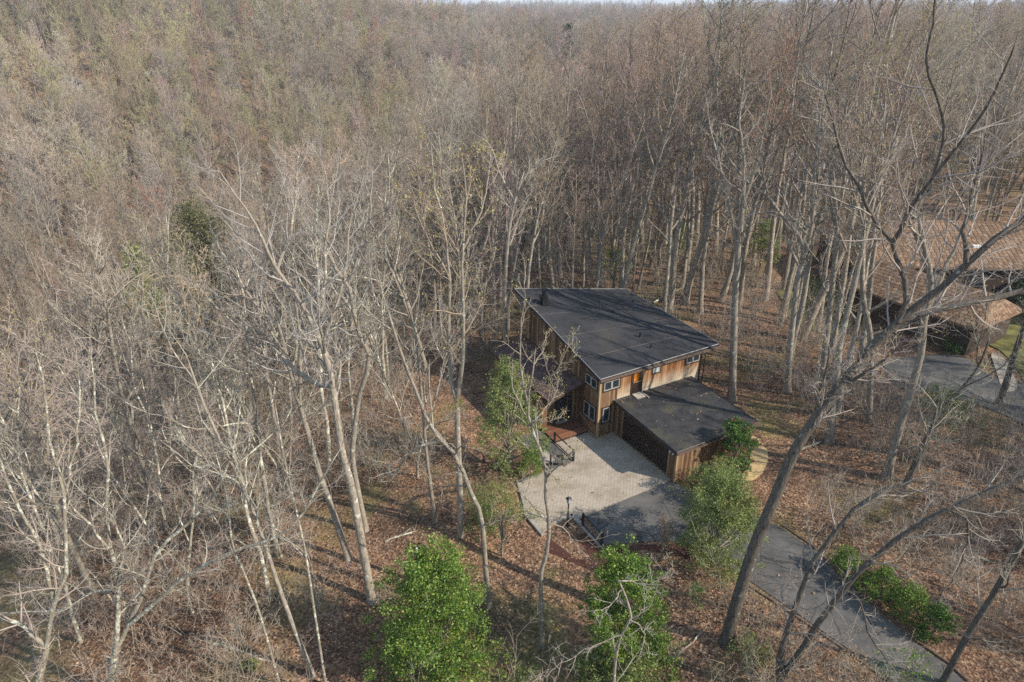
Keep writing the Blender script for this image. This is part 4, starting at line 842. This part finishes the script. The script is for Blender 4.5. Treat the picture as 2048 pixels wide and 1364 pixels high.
bush(51, 'small green seedling shrub at the bottom left corner', gp(505, 1345), .9, 1.2, 1000, 'holly', .08, .3, lobes=10)
bush(52, 'dry tan-leaved sapling by the mulch bed', gp(1322, 1122), 3.4, 1.8, 700, 'dry_leaf', .10, .6, 'tree', 'beech_sapling', 24)
bush(53, 'dry tan-leaved sapling by the left kerb of the court', gp(1004, 1112), 4.6, 1.7, 600, 'dry_leaf', .10, .6, 'tree', 'beech_sapling', 24)
bush(54, 'tan-leaved beech brush between feathery evergreen and drive', gp(1400, 1165), 1.5, 2.6, 900, 'dry_leaf', .10, .3, 'shrub', 'beech_sapling', 18)
bush(55, 'tan-leaved beech brush at the bottom edge, right of the forked tree', gp(1690, 1360), 1.6, 2.8, 700, 'dry_leaf', .10, .3, 'shrub', 'beech_sapling', 18)
for k, (px, py, Yd, h_, w_, lb) in enumerate([(395, 470, 74, 11, 9, 'large olive evergreen sunk among bare crowns, upper left'), (270, 520, 66, 9, 3, 'smaller dark evergreen just left of the large olive one')]):
    p = at_y(px, py, Yd); g0 = hz(p[0], p[1]); bush(60 + k, lb, (p[0], p[1], g0), p[2] - g0 + (3.5 if k == 0 else 1.5), w_ + 2, 20000 if k == 0 else 7000, 'olive_leaf' if k == 0 else 'dull_leaf', .22, .5, 'tree', 'evergreen_tree', 60, crown_low=.45)
for k, (px, py, Yd, h_, lb) in enumerate([(1137, 36, 330, 26, 'narrow dark conifer standing alone in the distant woods'), (1424, 38, 400, 22, 'dark green pine top far off near the horizon')]):
    p = at_y(px, py, Yd); g0 = hz(p[0], p[1]); bush(64 + k, lb, (p[0], p[1], g0), p[2] - g0 - 1.5, 10, 7000, 'dark_needle', .7, .75, 'tree', 'conifer', 60, crown_low=.3)

def log(seed, label, a_, b_, r_):
    g = np.random.default_rng(seed); P_ = [ground_at(*a_), ground_at(*b_)]; tk = Tubes(); P_ = np.array([[P_[0] * (1 - t) + P_[1] * t + np.array([0, 0, r_ * .8]) + g.normal(0, .05, 3) * (0 < t < 1) for t in np.linspace(0, 1, 6)]])
    tk.add(P_, np.array([[r_ * (1 - .4 * t) for t in np.linspace(0, 1, 6)]]), 8)
    sp_ = spawn(P_, np.full((1, 6), r_), 4, .3, .95, .6, 1.2, g); tk.add(*grow(sp_[0], sp_[1], np.full(4, .9), np.full(4, r_ * .3), np.full(4, .008), 4, .2, .0, g), 5)
    o = obj('fallen_log', tk.mesh('fallen_log', M['lichen_bark'])); o['barkv'] = [1.0] * 3; tag(o, label, 'log')
log(1, 'thin fallen log on the leaf slope between the large forking tree and the left holly', (770, 1085), (840, 1060), .07)
log(2, 'fallen log lying across the leaves at the bottom left', (430, 1290), (540, 1325), .09)
log(3, 'fallen log in the brush right of the garage', (1590, 905), (1650, 880), .1)
log(4, 'fallen log beyond the hedge at the right edge', (1900, 1105), (2000, 1130), .1)
log(5, 'fallen log among the trunks behind the right end of the roof', (1300, 610), (1370, 575), .12)

# ------------------------------------------------------------------ the woods
HX = np.array(HERO_XY)
SUNNY = [ground_at(*q) for q in ((878, 1352), (1238, 1330), (1424, 1128), (1760, 1195), (820, 1150), (640, 1250))]
def shades_court(x, y):
    for h_ in (8, 11, 14, 17, 20, 23, 26):
        a_, b_ = to_ab(x - .917 * h_ / .70, y + .399 * h_ / .70)
        if -9.5 < a_ < 9.5 and -13 < b_ < -1.5: return True
        sx_, sy_ = x - .917 * (h_ - 3) / .70, y + .399 * (h_ - 3) / .70
        if any((sx_ - q[0]) ** 2 + (sy_ - q[1]) ** 2 < 12 for q in SUNNY): return True
    return False
def clear_of(p, h_=24, cr=3.6):
    x, y = p; z = hz(x, y)
    if flat_mask(np.array(x), np.array(y)) > .12: return False
    if np.min(np.hypot(HX[:, 0] - x, HX[:, 1] - y)) < 2.4: return False
    if shades_court(x, y): return False
    if 31 < x < 66 and 44 < y < 84: return False                       # neighbour house and yard
    px, py, d = project(np.array([(x, y, z + t * h_) for t in (0, .25, .5, .75, 1)]))
    rp = cr * FPX / np.maximum(d, 1); ab_ = to_ab(x, y)
    if d.min() < 6 or (px[0] < 720 and math.hypot(x, y) < 29): return False
    if -34 < x < -14 and 50 < y < 80 and 270 < px[3] < 480 and y < 72: return False   # sight line to the olive evergreen
    if ab_[1] < 11.5 and y < 66:
        # keep the sight lines to house, court and hollies open
        for q in range(5):
            rq = rp[q] if q > 1 else rp[q] * .3
            if px[q] + rq > 985 and px[q] - rq < 1535 and py[q] > 540 - rq and py[q] < 1100 + rq: return False
            if px[q] + rq > 700 and px[q] - rq < 1400 and py[q] > 1040: return False
            if px[q] + rq > 1400 and px[q] - rq * .6 < 1960 and py[q] > 960: return False
            if y < 50 and q < 4 and px[q] + rq * .35 > 1760 and py[q] > 400 - rq and py[q] < 740: return False
            if px[q] + rq > 640 and px[q] < 1000 and py[q] > 960: return False
    return True
half = math.atan(1024 / 1521) + R(9)
def gen_near():
    r_ = math.sqrt(rng.uniform(18 ** 2, 150 ** 2)); a_ = rng.uniform(-half, half); return (r_ * math.sin(a_), r_ * math.cos(a_))
def rad_near(p):
    return (2.8 if 58 < math.hypot(*p) < 95 else 3.3 if math.hypot(*p) < 58 else 4.2) if p[0] > -14 else (4.0 if math.hypot(*p) < 48 else 4.6)
pts = poisson(22000, gen_near, rad_near, clear_of, [tuple(p) for p in HERO_XY])
pts += [(23.5, 42.), (25.5, 45.5)]
pts.sort(key=lambda p: math.hypot(*p))
print('near tree spots', len(pts))
def tint_for(x, y, g):
    k_ = 1 + .5 * mnoise.noise(Vector((x * .021, y * .021, 21))) + .3 * mnoise.noise(Vector((x * .006, y * .006, 33)))
    return tint_kind(x, y, g) * max(.55, k_)
def tint_kind(x, y, g):
    v = mnoise.noise(Vector((x * .012, y * .012, 3))) + .35 * mnoise.noise(Vector((x * .05, y * .05, 9))) + g.normal(0, .18)
    r_ = math.hypot(x, y); az = math.degrees(math.atan2(x, y))
    if r_ > 180 and az < -8 and v > -.1 and g.random() < .55: return tinted('yellow', g)
    if r_ > 160 and g.random() < .03: return tinted('yellow', g)
    if g.random() < .012: return tinted('red', g)
    if v > .28: return tinted('pink', g)
    if v > .08: return tinted('rust' if r_ > 70 else 'tan', g)
    if v > -.2: return tinted('grey', g)
    return tinted('tan', g)
NIND = 290; stuff_pts = []; cnt = 0
for p in pts:
    x, y = p; z = hz(x, y); q = project(np.array([(x, y, z + 12.)])); vis = -80 < q[0][0] < 2128
    if not vis or cnt >= NIND: stuff_pts.append(p); continue
    cnt += 1; r_ = math.hypot(x, y); az = math.degrees(math.atan2(x, y)); g = rng
    leftz = az < -6
    bd = None
    if leftz and (r_ < 38 or (r_ < 62 and g.random() < .35)): me_t, me_c, H, bd = lich[g.integers(len(lich))]; s_ = g.uniform(.85, 1.15); tn = tinted('grey', g) * .88
    else: me_t, me_c, H, bd = near[g.integers(8, 11) if leftz and g.random() < .7 else g.integers(len(near))]; s_ = g.uniform(.82, 1.08) * (.92 if leftz else (1.24 if az > 13 and r_ < 80 else 1.1 if az > 8 and r_ < 100 else 1.0)); tn = tint_for(x, y, g)
    if leftz and r_ < 62: lb, gp_ = 'lichen-spotted bare tree in the dense thicket at the left', 'bare trees of the left thicket'
    elif leftz: lb, gp_ = 'bare tree on the slope falling into the valley at the left', 'bare trees on the left valley slope'
    elif az > 20 and r_ < 66: lb, gp_ = 'bare grey tree in the leaf-strewn woods right of the house', 'bare trees right of the house'
    elif az > 20: lb, gp_ = 'tall bare tree behind the neighbour house at the upper right', 'bare trees at the upper right'
    elif r_ < 75: lb, gp_ = 'bare tree close behind or beside the house', 'bare trees close around the house'
    else: lb, gp_ = 'tall straight bare tree in the woods behind the house', 'bare trees behind the house'
    tr = place_tree(me_t, me_c, (x, y, z), g.uniform(0, 6.28), s_, tn, lb, gp_, g.uniform(.85, 1.25), (g.normal(0, .03), g.normal(0, .03)), extra=bd if (az > 8 and g.random() < .5) or g.random() < .06 else None)

# in the smaller groups the trees can be told apart by counting along the row of trunk feet
def ordinal(k):
    return '%d%s' % (k, 'th' if 10 <= k % 100 <= 20 else {1: 'st', 2: 'nd', 3: 'rd'}.get(k % 10, 'th'))
for gname, phrase in (('bare trees of the left thicket', 'with lichen spots in the left thicket'), ('bare trees close around the house', 'close around the house'), ('bare trees right of the house', 'in the leafy woods right of the house'), ('bare trees at the upper right', 'behind the neighbour house'), ('bare trees behind the house', 'in the woods far behind the house')):
    mem = [o for o in COL.objects if o.get('group') == gname]; mem.sort(key=lambda o: float(project(np.array(o.location))[0]))
    for k, o in enumerate(mem): o['label'] = '%s bare tree %s, counted from left%s' % (ordinal(k + 1), phrase, ', yellow buds' if len(o.children) > 2 else '')

# farther woods: nobody could count them
mid_col = bpy.data.collections.new('woods_source')
def joined(name, tk, tw):
    V = np.concatenate(tk.V + tw.V); off = tk.n
    Q = np.concatenate(tk.Q + [q + off for q in tw.Q]); T = np.concatenate(tk.T + [t + off for t in tw.T])
    mi = np.concatenate([np.zeros(sum(map(len, tk.Q)), int), np.ones(sum(map(len, tw.Q)), int), np.zeros(sum(map(len, tk.T)), int), np.ones(sum(map(len, tw.T)), int)])
    o = bpy.data.objects.new(name, mesh_np(name, V, Q, T, [M['bark'], M['twig']], True, mi)); mid_col.objects.link(o)
for k in range(5):                                                     # 0-4: mid-distance trees
    tk, tw = make_tree(300 + k, [24, 22, 26, 20, 23][k], [.26, .2, .3, .17, .22][k], .32, 14, .33, (.45, 1.1), (8, 6, 5), rs=(.03, .019, .014), sides=(6, 5), low=0, up=.09); joined('a_mid_%d' % k, tk, tw)
for k in range(4):                                                     # 5-8: far trees
    tk, tw = make_tree(320 + k, [22, 25, 18, 23][k], [.26, .3, .22, .25][k], .34, 15, .36, (.45, 1.15), (8, 11), rs=(.05, .036), sides=(4, 3), low=0, up=.08); joined('b_far_%d' % k, tk, tw)
for k in range(4):                                                     # 9-12: brush and saplings
    g = np.random.default_rng(340 + k); tk, tw = Tubes(), Tubes(); ns = [7, 5, 9, 4][k]
    st = grow(g.normal(0, .35, (ns, 3)) * np.array([1, 1, 0]), unit(g.normal(0, .3, (ns, 3)) + UP), g.uniform(1.6, [4.5, 6, 3, 7][k], ns), np.full(ns, .022), np.full(ns, .006), 6, .12, .03, g); tk.add(*st, 4); twigs(tw, *st, g, (7, 6), lens=(.4, .45), rmin=(.010, .007), t0=.25); joined('c_brush_%d' % k, tk, tw)
def instances(name, pos, rot, scl, idx, tint, bv, coll, label):
    me = bpy.data.meshes.new(name); me.vertices.add(len(pos)); me.vertices.foreach_set('co', np.asarray(pos, np.float32).ravel())
    for an, ty, key, val in (('rot', 'FLOAT_VECTOR', 'vector', rot), ('scl', 'FLOAT', 'value', scl), ('idx', 'INT', 'value', idx), ('tint', 'FLOAT_VECTOR', 'vector', tint), ('barkv', 'FLOAT_VECTOR', 'vector', bv)):
        a_ = me.attributes.new(an, ty, 'POINT'); a_.data.foreach_set(key, np.asarray(val, np.int32 if ty == 'INT' else np.float32).ravel())
    me.update(); o = obj(name, me); tag(o, label, kind='stuff')
    ng = bpy.data.node_groups.new(name, 'GeometryNodeTree'); ng.interface.new_socket('Geometry', in_out='INPUT', socket_type='NodeSocketGeometry'); ng.interface.new_socket('Geometry', in_out='OUTPUT', socket_type='NodeSocketGeometry')
    gi, go = ng.nodes.new('NodeGroupInput'), ng.nodes.new('NodeGroupOutput'); ip = ng.nodes.new('GeometryNodeInstanceOnPoints'); ci = ng.nodes.new('GeometryNodeCollectionInfo')
    ci.inputs['Collection'].default_value = coll; ci.inputs['Separate Children'].default_value = True; ci.inputs['Reset Children'].default_value = True; ip.inputs['Pick Instance'].default_value = True
    def na(nm, ty):
        x = ng.nodes.new('GeometryNodeInputNamedAttribute'); x.data_type = ty; x.inputs['Name'].default_value = nm; return x.outputs['Attribute']
    lk = ng.links.new; er_ = ng.nodes.new('FunctionNodeEulerToRotation'); lk(na('rot', 'FLOAT_VECTOR'), er_.inputs[0])
    lk(gi.outputs[0], ip.inputs['Points']); lk(ci.outputs[0], ip.inputs['Instance']); lk(na('idx', 'INT'), ip.inputs['Instance Index']); lk(er_.outputs[0], ip.inputs['Rotation']); lk(na('scl', 'FLOAT'), ip.inputs['Scale']); lk(ip.outputs[0], go.inputs[0])
    md = o.modifiers.new('instances', 'NODES'); md.node_group = ng; return o
rec = []
for (x, y) in stuff_pts: rec.append((x, y, rng.integers(0, 5), rng.uniform(.85, 1.1)))
# trees outside the frame on the sunny side that shade the place
for (x, y) in poisson(900, lambda: (rng.uniform(20, 75), rng.uniform(-25, 45)), 4.6, lambda p: math.degrees(math.atan2(p[0], p[1])) > 43 and flat_mask(np.array(p[0]), np.array(p[1])) < .1 and not shades_court(*p), []): rec.append((x, y, rng.integers(0, 5), rng.uniform(.95, 1.15)))
def ring(r0, r1, sp):
    area = half * (r1 * r1 - r0 * r0); k = int(area / sp ** 2); r_ = np.sqrt(rng.uniform(r0 * r0, r1 * r1, k)); a_ = rng.uniform(-half, half, k); return r_ * np.sin(a_), r_ * np.cos(a_)
for r0, r1, sp, lo, hi in ((150, 260, 5.4, 0, 5), (260, 620, 6.3, 5, 9), (620, 1300, 8.5, 5, 9), (1300, 2600, 12, 5, 9)):
    xs, ys = ring(r0, r1, sp)
    for x, y in zip(xs, ys):
        if any(math.hypot(x - fy * math.sin(fa) - 3, y - fy * math.cos(fa) - 3) < 4.5 for fa, fy in FAR_HOUSES): continue
        rec.append((x, y, rng.integers(lo, hi), rng.uniform(.7, 1.12) * (1 + .3 * mnoise.noise(Vector((x * .013, y * .013, 7)))) * (1 if r0 < 1300 else 1.15)))
A_ = np.array([(r_[0], r_[1]) for r_ in rec]); zz = height(A_[:, 0], A_[:, 1]); nn = len(rec)
instances('woods', np.c_[A_, zz], np.c_[rng.normal(0, .04, nn), rng.normal(0, .04, nn), rng.uniform(0, 6.28, nn)], [r_[3] for r_ in rec], [r_[2] for r_ in rec], [tint_for(r_[0], r_[1], rng) for r_ in rec], np.repeat(rng.uniform(.8, 1.15, (nn, 1)), 3, 1), mid_col, 'bare brown woods reaching over valley and hills to the horizon')
print('woods instances', nn)
# undergrowth
def ok_brush(p):
    x, y = p; ab_ = to_ab(x, y)
    if flat_mask(np.array(x), np.array(y)) > .3 or (30 < x < 64 and 45 < y < 82): return False
    px, py, d = project(np.array([(x, y, hz(x, y) + 1.)])); px, py = px[0], py[0]
    dens = .5 if px < 640 else .85 if px < 1010 and py < 950 else (.35 if py < 600 else (.12 if px < 1420 else 1.0))
    if 640 < px < 1500 and py > 960: dens = .03
    return rng.random() < dens
bp = poisson(12000, lambda: (lambda r_, a_: (r_ * math.sin(a_), r_ * math.cos(a_)))(math.sqrt(rng.uniform(17 ** 2, 105 ** 2)), rng.uniform(-half, half)), 1.25, ok_brush, [])
bp += poisson(1500, lambda: (rng.uniform(11, 46), rng.uniform(19, 56)), 1.2, lambda p: flat_mask(np.array(p[0]), np.array(p[1])) < .25 and not (29 < p[0] and p[1] > 44), bp)
nb = len(bp); A_ = np.array(bp)
instances('undergrowth', np.c_[A_, height(A_[:, 0], A_[:, 1])], np.c_[np.zeros(nb), np.zeros(nb), rng.uniform(0, 6.28, nb)], rng.uniform(.6, 1.25, nb), rng.integers(9, 13, nb), [tinted('grey' if rng.random() < .6 else 'tan', rng) for _ in range(nb)], np.ones((nb, 3)), mid_col, 'tangle of thin bare brush and saplings on the forest floor')
print('brush', nb)
# fallen leaves lying loose on the near ground
k = 70000; r_ = np.sqrt(rng.uniform(16 ** 2, 70 ** 2, k)); a_ = rng.uniform(-half, half, k); lx_, ly_ = r_ * np.sin(a_), r_ * np.cos(a_); keep = (flat_mask(lx_, ly_) < .9) | (rng.random(k) < .035)
lx_, ly_ = lx_[keep], ly_[keep]; lz_ = height(lx_, ly_) + rng.uniform(.03, .12, len(lx_)) + .05 * flat_mask(lx_, ly_)
rl = []
for q in range(250):
    a_, b_ = (rng.uniform(1.3, 8.6), rng.uniform(-7, -.1)) if q < 220 else (rng.uniform(0, 10.8), rng.uniform(-.2, 11))
    if q < 110: b_ = -.1 - abs(rng.normal(0, .35))
    rl.append(hw(a_, b_, (2.70 + (b_ + 7.05) * .0355 if q < 220 else float(roof_z(a_, b_))) + .03))
rl = np.array(rl); lx_, ly_, lz_ = np.r_[lx_, rl[:, 0]], np.r_[ly_, rl[:, 1]], np.r_[lz_, rl[:, 2]]
tag(obj('fallen_leaves', leaf_mesh('fallen_leaves', np.c_[lx_, ly_, lz_], .15, M['litter_leaf'], rng, None, True)), 'loose brown fallen leaves on the forest floor', kind='stuff')

# ------------------------------------------------------------------ thin spring haze over the woods
hm = bpy.data.materials.new('haze'); hm.use_nodes = True; n = hm.node_tree; n.nodes.clear(); pv = n.nodes.new('ShaderNodeVolumePrincipled'); ho = n.nodes.new('ShaderNodeOutputMaterial')
pv.inputs['Color'].default_value = (.86, .92, 1.0, 1); pv.inputs['Density'].default_value = HAZE; pv.inputs['Anisotropy'].default_value = .1; n.links.new(pv.outputs[0], ho.inputs['Volume'])
zlo = float(Z.min()) - 1.5
tag(MB().box(-9200, 9200, -9200, 9200, zlo, 70).build('haze', hm), 'faint blue haze over the far woods', kind='stuff')
